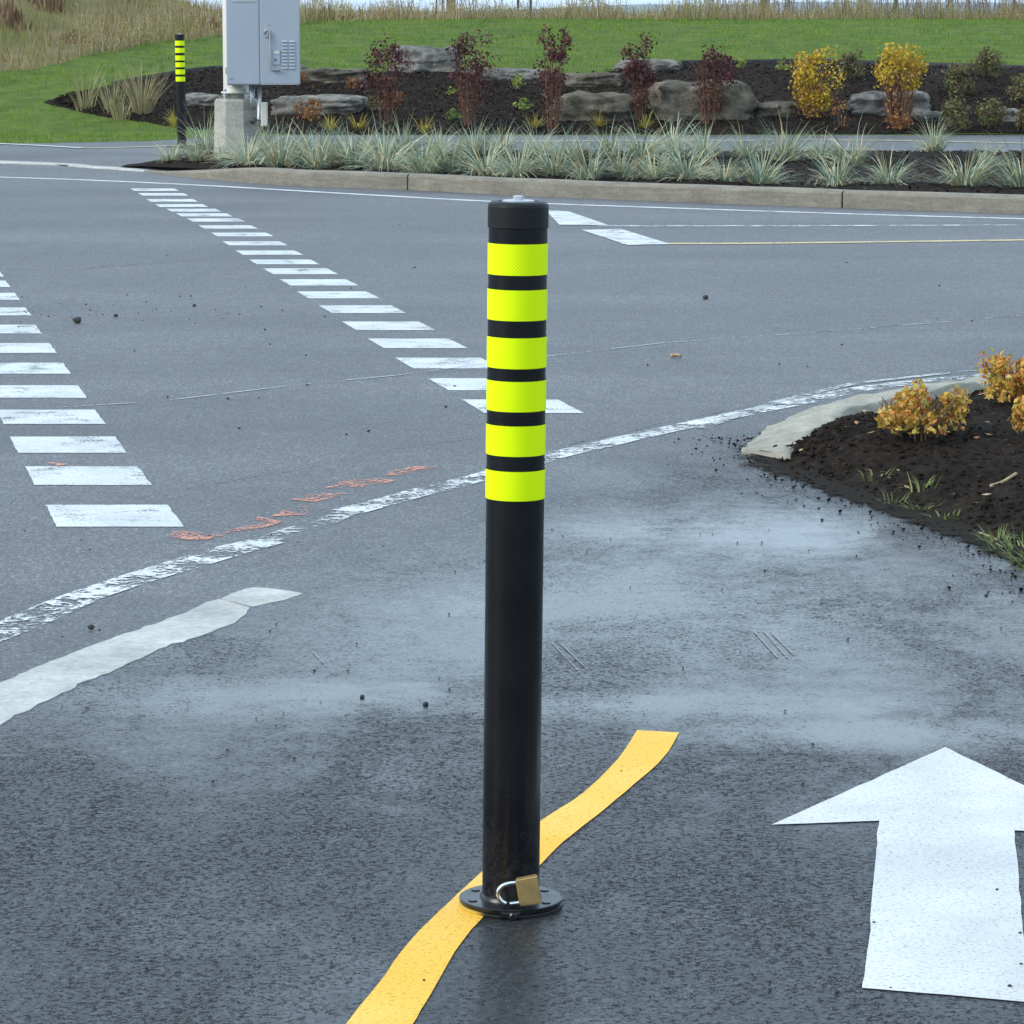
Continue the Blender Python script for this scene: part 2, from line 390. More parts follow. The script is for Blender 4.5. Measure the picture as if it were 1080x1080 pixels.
def m_post():
    k = NT('black_post_paint'); o = k.n('ShaderNodeTexCoord').outputs['Object']; x = k.n('ShaderNodeSeparateXYZ'); k.l(o, x.inputs[0])
    n = k.noise(o, 9, 6, .7); f = k.noise(o, 120, 4, .7)
    low = k.ramp(x.outputs[2], [(.0, 1), (.16, .12), (.5, .03)])
    dirt = k.math('MULTIPLY', low, k.ramp(k.math('ADD', k.math('MULTIPLY', n, .5), k.math('MULTIPLY', f, .5)), [(.45, 0), (.62, .8)]))
    mp_ = k.n('ShaderNodeMapping'); mp_.inputs['Scale'].default_value = (30, 30, 1.6); k.l(o, mp_.inputs['Vector'])
    streak = k.ramp(k.noise(mp_.outputs[0], 3, 4, .6), [(.55, 0), (.75, .10)])
    col = k.mix(dirt, (.0032, .0034, .0046), (.055, .05, .043)); col = k.mix(streak, col, (.03, .028, .03))
    return k.set(col=col, rough=k.ramp(n, [(.3, .22), (.7, .38)]), spec=.3, normal=k.bump(n, .04, .002))
M['black'] = m_post()
M['rubber'] = m_simple('black_plastic_cap', (.0065, .0068, .0078), .5, var=.35, sc=25, bumps=.15, spec=.3)
M['plate'] = m_simple('black_plate_paint', (.010, .0105, .012), .24, var=.3, sc=30, bumps=.1, spec=.4)
M['steel'] = m_simple('galvanised_steel', (.52, .54, .56), .42, metal=.7, sc=10)
M['chrome'] = m_simple('chrome_shackle', (.78, .78, .78), .12, metal=1, var=.04)
M['brass'] = m_simple('brass_padlock', (.44, .30, .12), .38, metal=.65, var=.1, sc=60)
M['cabinet'] = m_simple('grey_cabinet_paint', (.33, .37, .42), .45, sc=3, var=.06)
M['cab_trim'] = m_simple('cabinet_metal_trim', (.40, .40, .40), .4, metal=.6)
M['pole_paint'] = m_simple('cream_pole_paint', (.58, .56, .50), .5, sc=4, var=.06)
M['hill'] = m_simple('far_hill', (.045, .065, .06), .9, sc=.004)
M['pebble'] = m_simple('dark_pebble', (.03, .028, .026), .85, sc=30, var=.4)
M['twig'] = m_simple('dry_twig', (.36, .26, .15), .8, sc=60, var=.3)
M['fallen'] = m_island('fallen_leaf', [(0, (.20,.09,.04)), (.5, (.34,.22,.10)), (1, (.48,.42,.30))], .7)
def m_tape():
    k = NT('fluorescent_tape'); tcx = k.n('ShaderNodeTexCoord'); p = tcx.outputs['Object']
    s = k.n('ShaderNodeSeparateXYZ'); k.l(p, s.inputs[0])
    ang = k.math('ARCTAN2', s.outputs[0], k.math('MULTIPLY', s.outputs[1], -1)); arc = k.math('MULTIPLY', ang, .0445)
    cx = k.n('ShaderNodeCombineXYZ'); k.l(arc, cx.inputs[0]); k.l(s.outputs[2], cx.inputs[1])
    # woven diamond cells of prismatic sheeting
    a = k.math('ADD', arc, s.outputs[2]); b = k.math('SUBTRACT', arc, s.outputs[2])
    def saw(x): return k.math('ABSOLUTE', k.math('SUBTRACT', k.math('FRACT', k.math('MULTIPLY', x, 190)), .5))
    ln = k.math('MAXIMUM', saw(a), saw(b))
    cell = k.ramp(ln, [(.36, 0), (.46, 1)])
    mid = k.ramp(k.math('ABSOLUTE', arc), [(.0, .75), (.035, .15)])
    col = k.mix(k.math('MULTIPLY', cell, k.math('MULTIPLY', mid, .8)), (.78, 1.0, .002), (.50, .60, .004))
    return k.set(col=col, rough=.45, spec=.12)
M['tape'] = m_tape()
def m_ring():
    k = NT('ground_ring_paint'); tcx = k.n('ShaderNodeTexCoord'); s = k.n('ShaderNodeSeparateXYZ'); k.l(tcx.outputs['Object'], s.inputs[0])
    e = k.math('ADD', s.outputs[0], k.math('MULTIPLY', k.noise(tcx.outputs['Object'], 40, 3), .03))
    f = k.ramp(k.math('ADD', k.math('MULTIPLY', e, 4), .5), [(.34, 1), (.40, 0)])
    return k.set(col=k.mix(f, (.012, .012, .012), (.52, .36, .05)), rough=.5)
M['ring'] = m_ring()
def m_rock(name, dark, light):
    k = NT(name); p = k.pos(); a = k.noise(p, 4, 7, .68, .5); b = k.noise(p, 22, 5, .7); st = k.noise(k.pos((.5, .5, 4)), 5, 5, .65)
    c = k.mix(k.ramp(a, [(.32, 0), (.68, 1)]), dark, light); c = k.mix(1, c, k.ramp(b, [(.3, .65), (.65, 1.15)]), 'MULTIPLY')
    c = k.mix(1, c, k.ramp(st, [(.35, .7), (.6, 1.05)]), 'MULTIPLY')
    return k.set(col=c, rough=.9, spec=.25, normal=k.bump(k.math('ADD', a, k.math('MULTIPLY', b, .5)), .9, .05))
M['rock'] = m_rock('weathered_limestone', (.060, .053, .043), (.34, .318, .28))
M['rock_brown'] = m_rock('brown_limestone', (.055, .044, .030), (.235, .20, .145))
def m_ground(name, a, b, sc):
    k = NT(name); n = k.noise(k.pos(), sc, 6, .65)
    return k.set(col=k.mix(k.ramp(n, [(.3, 0), (.7, 1)]), a, b), rough=.95, spec=.2)
M['lawn_base'] = m_ground('lawn_sod', (.04, .075, .008), (.11, .15, .02), 3)
M['meadow_base'] = m_ground('meadow_thatch', (.10, .10, .035), (.20, .15, .075), 1.2)
M['far_ground'] = m_ground('far_fields', (.05, .07, .03), (.09, .10, .045), .02)

# ================================================================== SETTING
# carriageway (reaches well past both sides) and the shared path the camera stands on
bm = B(); bmesh.ops.create_grid(bm, x_segments=2, y_segments=2, size=1)
for v in bm.verts: v.co = Vector((v.co.x*90, v.co.y*36-6, 0))
road = tag(obj('road', bm, M['asphalt']), 'grey asphalt carriageway crossed by two rows of white blocks', kind='structure')
edge_px = [(-400, 890), (0, 735), (100, 694), (200, 658), (250, 636), (310, 628), (420, 582), (540, 538), (660, 508), (780, 484), (860, 500)]
pts = [G(*e) for e in edge_px] + [G(1080, 585), G(1500, 660), Vector((6, 3, 0)), Vector((9, -12, 0)), Vector((-9, -12, 0))]
bm = B(); flat(bm, pts, .004)
path = tag(obj('shared_path', bm, M['asphalt']), 'wet dark asphalt path in front with arrow and yellow line', kind='structure')

# far ground beyond the crest, hills on the horizon
bm = B(); bmesh.ops.create_grid(bm, x_segments=4, y_segments=4, size=6000)
for v in bm.verts: v.co.z = -12.5
tag(obj('far_ground', bm, M['far_ground']), kind='structure')
def hill_strip(y0, base, seed, hs):
    xs = np.linspace(-2600, 2600, 140); vv = []; ff = []
    for i, x in enumerate(xs):
        h = hs*(.55 + .22*sstep(-100, 350, x) + .30*mnoise.noise((x*.0016+seed, 0, 0)) + .12*mnoise.noise((x*.008, seed, 0)))
        for j, t in enumerate((0, .35, .7, 1.0, 1.6, 2.2)):
            prof = [0, .55, .9, 1, .7, 0][j]
            vv.append((x, y0 + t*500, base + h*prof + (mnoise.noise((x*.02, t*9, seed))*hs*.06 if 0 < j < 5 else 0)))
    for i in range(len(xs)-1):
        for j in range(5): a = i*6+j; ff.append((a, a+6, a+7, a+1))
    return vv, ff
vv, ff = hill_strip(2500, -13, 3.1, 24)
tag(obj_np('distant_hills', vv, ff, M['hill'], smooth=True), kind='structure')

# ---- far side: path, lawn, planting bed, meadow ----
kerb_px = [(150, 181), (200, 187.5), (300, 195.5), (430, 200.5), (560, 207), (690, 212), (820, 217), (950, 221.5), (1080, 225.6)]
KF = [G(u, v) for u, v in kerb_px]
d_last = (KF[-1]-KF[-3]).normalized()
KF += [KF[-1] + d_last*k for k in (3, 7, 12)]
kerb_line = resample(KF, .25)
left_edge = [G(-500, 160), G(0, 172.5), G(80, 176.5), G(152, 181.5)]
FE_TAB = [(p.x, p.y) for p in left_edge[:-1]] + [(p.x, p.y) for p in kerb_line]
def front_edge(x):
    return lerp_tab(FE_TAB, x)
def path_far(x): return lerp_tab([(-30, 30.6), (-9, 31.0), (-5, 31.9), (-3.6, 32.6), (-3.1, 33.6), (-2.6, 34.2), (30, 34.4)], x)
def bed_back(x): return lerp_tab([(-5.15, 36.15), (-4.3, 37.4), (-3.4, 38.4), (-2.4, 37.8), (-1.9, 37.7), (-1.5, 38.1), (-.6, 38.1), (-.3, 37.6), (.2, 37.4), (1.2, 38.2), (1.9, 39.0), (3.6, 39.2), (6, 38.4), (9, 37.6), (13, 36)], x)
def bed_front(x): return lerp_tab([(-5.15, 36.1), (-4.6, 35.4), (-3.4, 34.5), (-2.6, 34.24), (11, 34.3), (13, 35.9)], x)
def meadow_front(x): return lerp_tab([(-30, 35.5), (-9, 36.2), (-5.9, 37.7), (-4.6, 41.0), (-3.6, 43.2), (-2.6, 45.4), (-1.5, 46.2), (30, 46.4)], x)
def patch(name, x0, x1, dx, front, back, ny, zf, m, amp=0, fr=3, smooth=True):
    xs = np.arange(x0, x1+dx/2, dx); vv = []; ff = []
    for x in xs:
        a, b = front(x), back(x)
        for j in range(ny+1):
            y = a+(b-a)*j/ny; z = zf(x, y)
            if amp: z += amp*(mnoise.noise((x*fr, y*fr, 1.3)) + .5*mnoise.noise((x*fr*2.7, y*fr*2.7, 5)))
            vv.append((x, y, z))
    n = ny+1
    for i in range(len(xs)-1):
        for j in range(ny): a = i*n+j; ff.append((a, a+n, a+n+1, a+1))
    return obj_np(name, vv, ff, m, smooth=smooth)
fp = patch('far_path', -30, 30, .4, lambda x: front_edge(x)+.12, lambda x: path_far(x)+.25, 24, lambda x, y: .008+.045*sstep(0, 1.2, y-front_edge(x)), M['asphalt'])
tag(fp, 'grey asphalt path on the far side running behind the grasses', kind='structure')
lawn = patch('lawn', -30, 30, .3, path_far, lambda x: meadow_front(x)+.6, 40, lambda x, y: Z(x, y)+.012*sstep(0, .15, y-path_far(x)), M['lawn_base'], .012, 2)
tag(lawn, 'mown green lawn rising behind the planting bed', kind='structure')
mead = patch('meadow_ground', -60, 60, .8, meadow_front, lambda x: 130, 70, lambda x, y: Z(x, y)+.013+.05*sstep(0, 2.5, y-meadow_front(x))*(1+mnoise.noise((x*.9, y*.9, 2))), M['meadow_base'])
tag(mead, kind='structure')
bed = patch('planting_bed', -5.15, 13, .07, bed_front, bed_back, 46, lambda x, y: Z(x, y)+.045*min(1, sstep(0, .2, y-bed_front(x))+.25)*min(1, sstep(0, .2, bed_back(x)-y)+.25), M['mulch'], .022, 6)
tag(bed, 'dark mulched bed on the slope with boulders and shrubs', kind='structure')

# far verge planter: soil between the kerb and the far path
def verge_back(x): return lerp_tab([(-3.35, 28.0), (-3.1, 29.3), (-2.6, 30.0), (-1.5, 30.2), (6, 30.0), (30, 29)], x)
def verge_z(x, y):
    e = y-front_edge(x)
    return .012 + (.028 + .062*sstep(-3.35, -2.5, x))*sstep(-.1, .35, e)*(1-.45*sstep(verge_back(x)-1.2, verge_back(x), y)) + .012*sstep(.1, .5, e)*mnoise.noise((x*6, y*6, 1.3))
verge = patch('verge_bed', -3.35, 14, .06, lambda x: front_edge(x)+.17, verge_back, 50, verge_z, M['mulch'])
tag(verge, 'strip of dark mulch behind the far kerb', kind='structure')

# far kerb: cast concrete in lengths with open joints
def kerb_sweep(line, hfun, w, tops=.02):
    bm = B(); rings = []
    for i, p in enumerate(line):
        t = (line[min(i+1, len(line)-1)]-line[max(i-1, 0)]).normalized(); nn = Vector((-t.y, t.x, 0))
        h = hfun(p); c = min(.02, h*.4); wob = .006*mnoise.noise((p.x*2, p.y*2, 0))
        prof = [(0, -.05), (wob, h-c*1.2), (c*.4, h-c*.35), (c, h+wob), (w-c, h+wob), (w, h-c), (w, -.05)]
        rings.append([bm.verts.new(p + nn*a + Vector((0, 0, b))) for a, b in prof])
    for a, b in zip(rings, rings[1:]):
        for k in range(len(a)-1): bm.faces.new((a[k], b[k], b[k+1], a[k+1]))
    bm.faces.new(rings[0]); bm.faces.new(list(reversed(rings[-1])))
    bmesh.ops.recalc_face_normals(bm, faces=bm.faces[:])
    return bm
fk = thing('kerb', 'long raised concrete kerb edging the grass strip across the road', None); fk['kind'] = 'structure'
joints = [-9, G(430, 200).x, G(430, 200).x+3.05, G(430, 200).x+6.1, G(430, 200).x+9.15, 99]
for a, b in zip(joints, joints[1:]):
    seg = [p for p in kerb_line if a+.03 < p.x < b-.03]
    if len(seg) > 1:
        for e, xx in ((0, a+.006), (-1, b-.006)):
            if abs(xx) < 8:
                i = 0 if e == 0 else len(seg)-2; d_ = (seg[i+1]-seg[i]); q_ = seg[e] + d_*((xx-seg[e].x)/d_.x)
                if e == 0: seg.insert(0, q_)
                else: seg.append(q_)
        obj('kerb_stone', kerb_sweep(seg, lambda p: .012 + .108*sstep(-3.2, -1.9, p.x), .17), M['concrete'], fk)
lk = thing('flush_kerb', 'flat pale concrete edging flush with the road at far left', None); lk['kind'] = 'structure'
obj('kerb_strip', kerb_sweep(resample(left_edge, .4), lambda p: .014, .34), M['concrete_pale'], lk)

# near left: flush concrete kerb end, cracked in two
nk = thing('concrete_strip', 'pale flat concrete kerb end sunk in the asphalt at left', None); nk['kind'] = 'structure'
up_px = [(-300, 830), (-120, 768), (0, 723), (34, 708), (68, 695), (100, 682), (132, 671), (170, 658), (201, 646), (230, 634)]
lo_px = [(-300, 900), (-120, 818), (0, 766), (16, 757), (72, 731), (120, 709), (176, 685), (215, 672), (252, 657), (264, 643)]
def ragged(pxs, z, amp):
    out = []
    for p in resample([G(u, v, z) for u, v in pxs], .03):
        out.append(p + Vector((mnoise.noise((p.x*24, p.y*24, 2))+.5*mnoise.noise((p.x*60, p.y*60, 2)), mnoise.noise((p.x*24, p.y*24, 8)), 0))*amp*.75)
    return out
bm = B(); prism(bm, ragged(up_px, 0, .012)+list(reversed(ragged(lo_px, 0, .018))), -.02, .0058); obj('kerb_slab', bm, M['concrete_pale'], nk)
bm = B(); prism(bm, ragged([(233, 633.5), (250, 626), (268, 622), (295, 624), (318, 628)], 0, .006)+ragged([(318, 629), (300, 635), (285, 638), (267, 642)], 0, .006), -.02, .0054); obj('kerb_slab', bm, M['concrete_pale'], nk)

# near right: kerb nose round the corner bed
rk = thing('corner_kerb', 'weathered concrete kerb nose curving round the dark bed at right', None); rk['kind'] = 'structure'
def hk(u): return .012 + .085*sstep(785, 930, u)
outer = [(781, 474.5), (796, 460), (813, 448), (835, 436), (858, 425.5), (880, 419), (902, 414), (950, 405.5), (1000, 399), (1044, 393), (1120, 385), (1300, 372)]
inner = [(824, 467), (821, 488), (834, 477), (846, 465.5), (864, 451), (893, 434), (935, 422.5), (970, 415), (1009, 406.5), (1050, 401), (1120, 394), (1300, 381)]
bm = B(); hi_o = []; lo_o = []
RO = resample([G(u, v, hk(u)) for u, v in outer], .035); RI = resample([G(u, v, hk(u)) for u, v in inner[2:]], .035)
nR = 90
def pick(L, t): 
    f = t*(len(L)-1); i = min(int(f), len(L)-2); return L[i].lerp(L[i+1], f-i)
rings = []
for i in range(nR+1):
    t = i/nR; a = pick(RO, t); b = pick(RI, t); row = []
    row.append(Vector((a.x, a.y, -.03)) + (a-b)*.03)
    for j in range(7):
        s = j/6; p = a.lerp(b, s); e = math.sin(math.pi*min(1, s*3+.15)/2)
        p.z = p.z*(.45+.55*e) + .016*mnoise.noise((p.x*7, p.y*7, 3)) + .010*mnoise.noise((p.x*25, p.y*25, 3))
        p += Vector((mnoise.noise((p.x*14, p.y*14, 1)), mnoise.noise((p.x*14, p.y*14, 4)), 0))*.022
        row.append(p)
    row.append(Vector((b.x, b.y, -.03)))
    rings.append([bm.verts.new(q) for q in row])
for a, b in zip(rings, rings[1:]):
    for k in range(len(a)-1): bm.faces.new((a[k], b[k], b[k+1], a[k+1]))
bm.faces.new(rings[0]); bm.faces.new(list(reversed(rings[-1]))); bmesh.ops.recalc_face_normals(bm, faces=bm.faces[:])
obj('kerb_nose', bm, M['concrete_nose'], rk, smooth=True)

# corner bed: loose dark soil, mounded
fr_px = [(800, 478), (838, 494), (880, 509), (930, 526), (980, 543), (1030, 563), (1080, 585), (1180, 640), (1300, 720)]
bk_px = [(806, 474), (846, 463), (868, 449), (897, 433), (939, 421), (1012, 405), (1055, 400), (1120, 393), (1300, 380)]
FRL = resample([G(*e) for e in fr_px], .03); BKL = resample([G(u, v, hk(u)) for u, v in bk_px], .03)
vv = []; ff = []; na, nb = 170, 130
def soil_z(p, t, s):
    m = sstep(0, .5, t)*.085 + .012*sstep(0, .12, t)
    m *= sstep(0, .22, s)*.9+.1
    m *= 1-.45*sstep(.72, 1, t)
    return m
soil_pts = []
for i in range(na+1):
    s = i/na; a = pick(FRL, s); b = pick(BKL, s)
    for j in range(nb+1):
        t = j/nb; p = a.lerp(b, t)
        z = soil_z(p, t, s) + .006
        e = min(1, t*6)
        n_ = .014*mnoise.noise((p.x*11, p.y*11, .4)) + .010*mnoise.noise((p.x*30, p.y*30, 7)) + .007*mnoise.noise((p.x*70, p.y*70, 2))
        p += Vector((mnoise.noise((p.x*9, p.y*9, 3)), mnoise.noise((p.x*9, p.y*9, 6)), 0))*.03*(1-t)
        vv.append((p.x, p.y, max(.006, z + n_*e) if t > 0 else .002)); soil_pts.append((s, t, vv[-1]))
for i in range(na):
    for j in range(nb): a = i*(nb+1)+j; ff.append((a, a+nb+1, a+nb+2, a+1))
tag(obj_np('corner_bed', vv, ff, M['soil'], smooth=True), 'mounded dark soil of the corner bed at right', kind='structure')
def soil_at(u, v):
    g = G(u, v, .08); best = min(soil_pts, key=lambda q: (q[2][0]-g.x)**2+(q[2][1]-g.y)**2); return Vector(best[2])
# washed-out soil smear on the asphalt in front of it
k = NT('soil_smear'); p = k.pos(); k.set(col=(.022, .018, .015), rough=.95, spec=.08)
at = k.n('ShaderNodeAttribute'); at.attribute_name = 'fade'
k.set(normal=k.bump(k.noise(p, 60, 5, .7), .8, .006))
k.alpha(k.math('MULTIPLY', k.ramp(k.math('ADD', k.math('MULTIPLY', k.noise(p, 16, 7, .75), 1.4), at.outputs['Fac']), [(.85, 0), (1.75, 1)]), .92))
sm_px = [(700, 482), (760, 500), (838, 513), (880, 530), (930, 548), (980, 564), (1030, 586), (1080, 606), (1180, 665), (1300, 745)]
SML = resample([G(*e) for e in sm_px], .04); FR2 = resample([G(*e) for e in [(770, 462), (800, 474)]+fr_px[1:]], .04)
vv = []; ff = []; fade = []
for i in range(81):
    a = pick(SML, i/80); b = pick(FR2, i/80)
    for j in range(7): q = a.lerp(b, j/6*1.15); vv.append((q.x, q.y, .0078)); fade.append(j/6*sstep(0, .22, i/80))
for i in range(80):
    for j in range(6): a = i*7+j; ff.append((a, a+7, a+8, a+1))
sm = obj_np('soil_smear', vv, ff, k.m, path); at_ = sm.data.attributes.new('fade', 'FLOAT', 'POINT'); at_.data.foreach_set('value', fade)

# ================================================================== PAINTED MARKINGS (parts of road and path)
def mark(name, bm, m, parent, label=None):
    o = obj(name, bm, m, parent)
    if label: o['label'] = label
    return o
def wob(pts, step, amp):
    """outline with slightly uneven hand-rolled edges"""
    out = []
    n = len(pts)
    for i in range(n):
        a, b = Vector(pts[i]), Vector(pts[(i+1) % n]); k = max(1, int((b-a).length/step))
        for j in range(k):
            q = a.lerp(b, j/k); out.append(q + Vector((mnoise.noise((q.x*14, q.y*14, 1)), mnoise.noise((q.x*14, q.y*14, 9)), 0))*amp)
    return out
arrow = [(997, 791), (814, 873), (927, 869), (922, 925), (917, 985), (910, 1046), (995, 1053), (1086, 1061), (1079, 981), (1074, 928), (1070, 879), (1190, 885)]
bm = B(); flat(bm, wob([G(*a) for a in arrow], .025, .0022), .0056); mark('painted_arrow', bm, M['white'], path, 'large white painted arrow pointing ahead at lower right')
yl = [(300, 1170), (335, 1125), (368, 1080), (404, 1035), (432, 996), (482, 947), (525, 908), (571, 868), (605, 847), (632, 824), (655, 799), (672, 773)]
yr = [(378, 1170), (405, 1125), (438, 1080), (462, 1038), (488, 996), (520, 960), (556, 930), (592, 893), (627, 865), (668, 831), (700, 802), (716, 775.5)]
bm = B()
def jag(L): return [p + Vector((mnoise.noise((p.x*16, p.y*16, 1)), 0, 0))*.0014 for p in L]
La = resample([G(*a) for a in yl], .05); nL = 60
A_ = jag([pick(La, i/nL) for i in range(nL+1)]); Bb = jag([pick(resample([G(*a) for a in yr], .05), i/nL) for i in range(nL+1)])
rib(bm, A_, Bb, .0056); mark('painted_line', bm, M['yellow'], path, 'wavy yellow painted line passing under the bollard')
def foot(yb, xr, depth=.385, width=.335, slope=-.205):
    p = [(xr-width, yb), (xr, yb), (xr+slope*depth*1.05, yb+depth), (xr-width+slope*depth*1.05, yb+depth)]
    bm = B(); flat(bm, wob([Vector((a, b, 0)) for a, b in p], .03, .004), .0016); return bm
rowB = [(556, 194), (512, 160), (478, 134), (447.5, 111.5), (420, 92), (394.5, 75), (372.5, 60), (352, 44), (333, 33), (316.5, 21), (303, 11), (292, 4), (282, -4), (273, -11)]
rowA = [(436, 616), (412, 572), (389, 529), (367.5, 493), (348.5, 459.5), (330.5, 429), (315, 401), (301.5, 378.5), (289.5, 357), (279, 337.5), (269, 320), (259, 303.5), (249.5, 288.5), (241.5, 272.5), (234, 258.5), (228.5, 245.5), (223.5, 233.5), (218.5, 220), (213, 209), (206.5, 199), (201.5, 189)]
for v, u in rowB+rowA:
    g = G(u, v); mark('crossing_marking', foot(g.y, g.x, .385 if g.y < 17 else .33), M['white_feet'], road)
def lane(px, w, m, label=None, z=.0022, jit=0):
    bm = B(); line_rib(bm, [G(*a) for a in px], w, z, jit); return mark('lane_line', bm, m, road, label)
lane([(-300, 180), (0, 187), (180, 194), (340, 203), (515, 212.5), (690, 219), (900, 226), (1080, 231), (1400, 240)], .10, M['white_feet'], 'thin white edge line along the far kerb', .0022)
lane([(630, 238.5), (850, 238.5), (1080, 237.5), (1400, 236)], .10, M['white_worn'], None, .0026)
lane([(655, 257.5), (800, 257), (1080, 253.5), (1400, 249)], .11, M['yellow_thin'], 'thin pale yellow line on the right of the road', .0030)
lane([(60, 430), (165, 424), (300, 408), (420, 396), (560, 378), (700, 362), (870, 350), (1080, 333)], .014, M['white_faint'], None, .0022)
lane([(1080, 393), (1020, 398), (960, 404), (900, 412), (850, 423), (790, 435), (720, 450), (640, 468), (580, 482), (520, 500), (450, 518), (400, 531), (368, 540)], .10, M['white_worn'], 'worn white line sweeping past the kerb nose', .0020, .004)
lane([(368, 540), (345, 550), (310, 559), (278, 572)], .07, M['white_faint'], None, .0016)
lane([(282, 571), (250, 579), (220, 588), (150, 609), (90, 629), (40, 650), (-30, 678), (-150, 720)], .11, M['white_worn'], 'worn white edge line at left near the concrete strip', .0020, .004)
lane([(1080, 386), (980, 396), (900, 405), (820, 424), (740, 452)], .04, M['white_faint'], None, .0026)
for px in ([(575, 222), (600, 223.5), (642, 238), (590, 237.5)], [(613, 243), (655, 242), (707, 258), (662, 259)]):
    bm = B(); flat(bm, [G(*a) for a in px], .0036); mark('stop_marking', bm, M['white_feet'], road)
# survey spray marks in orange
for px in ([(172, 567), (195, 569), (215, 571), (228, 566), (205, 563), (185, 561)], [(215, 566), (240, 560), (262, 553), (275, 546), (300, 549), (288, 555), (262, 559), (235, 566)],
           [(285, 546), (305, 544), (322, 543), (330, 538), (338, 535), (318, 534), (300, 538)], [(305, 527), (330, 529), (352, 526), (372, 521), (350, 520), (325, 522)],
           [(340, 515), (370, 517), (400, 511), (418, 506), (395, 504), (365, 508)], [(395, 502), (425, 503), (450, 497), (468, 493), (440, 492), (415, 496)], [(48, 489), (60, 492), (68, 490), (56, 487)]):
    bm = B(); flat(bm, wob([G(*a) for a in px], .03, .035), .0017); mark('spray_marking', bm, M['orange_spray'], road)
# scrape marks on the path
for px in ([(582, 680), (612, 712)], [(590, 680), (620, 709)], [(795, 668), (820, 696)], [(805, 668), (830, 696)], [(812, 668), (838, 694)], [(330, 690), (345, 706)]):
    bm = B(); line_rib(bm, [G(*a) for a in px], .0042, .0056, .0006); mark('scrape_mark', bm, M['scrape'], path)
# dark cracks and a patch seam in the carriageway
k = NT('crack_filler'); k.set(col=(.016, .016, .017), rough=.9, spec=.1); k.alpha(k.ramp(k.noise(k.pos(), 9, 5, .7), [(.42, 0), (.56, .8)])); M['crack'] = k.m
def crack(px, w, amp):
    P = resample([G(*a) for a in px], .06); P = [p + Vector((0, amp*(mnoise.noise((p.x*3, p.y*3, 2))+.5*mnoise.noise((p.x*11, 0, 3))), 0)) for p in P]
    bm = B(); line_rib(bm, P, w*.55, .0012, .001); mark('crack', bm, M['crack'], road)
crack([(95, 283), (160, 278), (200, 275), (250, 273)], .022, .10); crack([(-20, 282), (60, 285), (95, 283)], .014, .08)
crack([(860, 351), (960, 342), (1100, 331)], .016, .05); crack([(195, 517), (300, 498), (420, 474), (520, 462)], .007, .05); crack([(600, 470), (700, 446), (790, 430)], .006, .06)
# lines on the far path
def fline(px, w, m):
    bm = B(); P = resample([G(u, v, .055) for u, v in px], .3); 
    line_rib(bm, P, w, .0605); mark('path_line', bm, m, fp)
fline([(-120, 147), (15, 152.5), (87, 156.5)], .10, M['white_feet'])
fline([(87, 156.5), (160, 155), (235, 151)], .08, M['yellow_thin'])
fline([(500, 149.5), (700, 148.5), (800, 148.5)], .10, M['white_feet'])
fline([(800, 148), (930, 148.5), (1080, 151.5), (1300, 158)], .10, M['yellow_thin'])

# ================================================================== BOLLARDS
def make_bollard(loc, lean, label, hasp):
    t = thing('bollard', label, 'bollard', loc, (0, lean, 0), 'black bollards with lime bands')
    r = .0432
    bm = B(); lathe(bm, [(.0775, 0), (.0785, .002), (.0785, .0045), (.076, .0055)], 56); obj('ground_ring', bm, M['ring'], t)
    bm = B(); lathe(bm, [(.073, .0055), (.0745, .006), (.0775, .0072), (.0780, .0125), (.0765, .0135)], 56); bp = obj('base_plate', bm, M['plate'], t)
    for a in (35, 148, 205, 262, 328):
        bm = B(); lathe(bm, [(.0068, .013), (.0068, .0147), (.005, .0151)], 12); o = obj('bolt', bm, M['plate'], bp); o.location = (.063*math.cos(R(a)), .063*math.sin(R(a)), 0)
    bm = B(); lathe(bm, [(r, .013), (r, 1.03)], 64, cap=False); o = obj('post', bm, M['black'], t, True)
    bm = B(); lathe(bm, [(r+.004, .0133), (r+.003, .0165), (r+.0004, .0195)], 48, cap=False); obj('weld_bead', bm, M['plate'], t, True)
    bm = B(); lathe(bm, [(r+.0005, 1.0245), (r+.0015, 1.0255), (r+.0015, 1.055), (r+.0008, 1.0595), (r-.003, 1.0625), (r-.012, 1.0632), (r-.013, 1.0619), (0.010, 1.0619)], 64)
    capo = obj('cap', bm, M['rubber'], t)
    bm = B(); lathe(bm, [(.024, 1.0619), (.024, 1.0640), (.0225, 1.0647)], 32); obj('washer', bm, M['steel'], capo)
    bm = B(); lathe(bm, [(.0078, 1.0647), (.0078, 1.0700), (.006, 1.0712)], 6); obj('cap_bolt', bm, M['steel'], capo)
    dep = loc[1]-r
    for v0, v1 in ((258, 291), (306.5, 339), (357, 389.5), (403, 435), (450, 482), (498, 529)):
        za, zb = at_y(545, v1, BY-.0445).z-.0045, at_y(545, v0, BY-.0445).z-.0045
        bm = B(); lathe(bm, [(r+.0011, za), (r+.0011, zb)], 64, cap=False); obj('reflective_band', bm, M['tape'], t, True)
    # locking lug in the plate
    if hasp:
        bm = B(); box(bm, (-.004, -.0660, .0185), (.005, .016, .013), .001); box(bm, (.0, -.0755, .006), (.03, .012, .010), .002); obj('locking_lug', bm, M['plate'], t)
        bm = B(); lathe(bm, [(.006, -.004), (.0065, .004), (.004, .006)], 12); o = obj('lug_pin', bm, M['plate'], t); o.rotation_euler = (R(90), 0, 0); o.location = (.004, -.0825, .006)
    return t
BY = 4.806
BX = at_y(538.5, 945, BY)
make_bollard((BX.x, BY, .0045), R(.62), 'tall black bollard with six lime reflective bands standing on the yellow line', True)
fb = at_y(191.8, 152, 31.0)
make_bollard((fb.x, 31.0, .053), R(-.3), 'far black bollard with lime bands left of the grey cabinet', False)

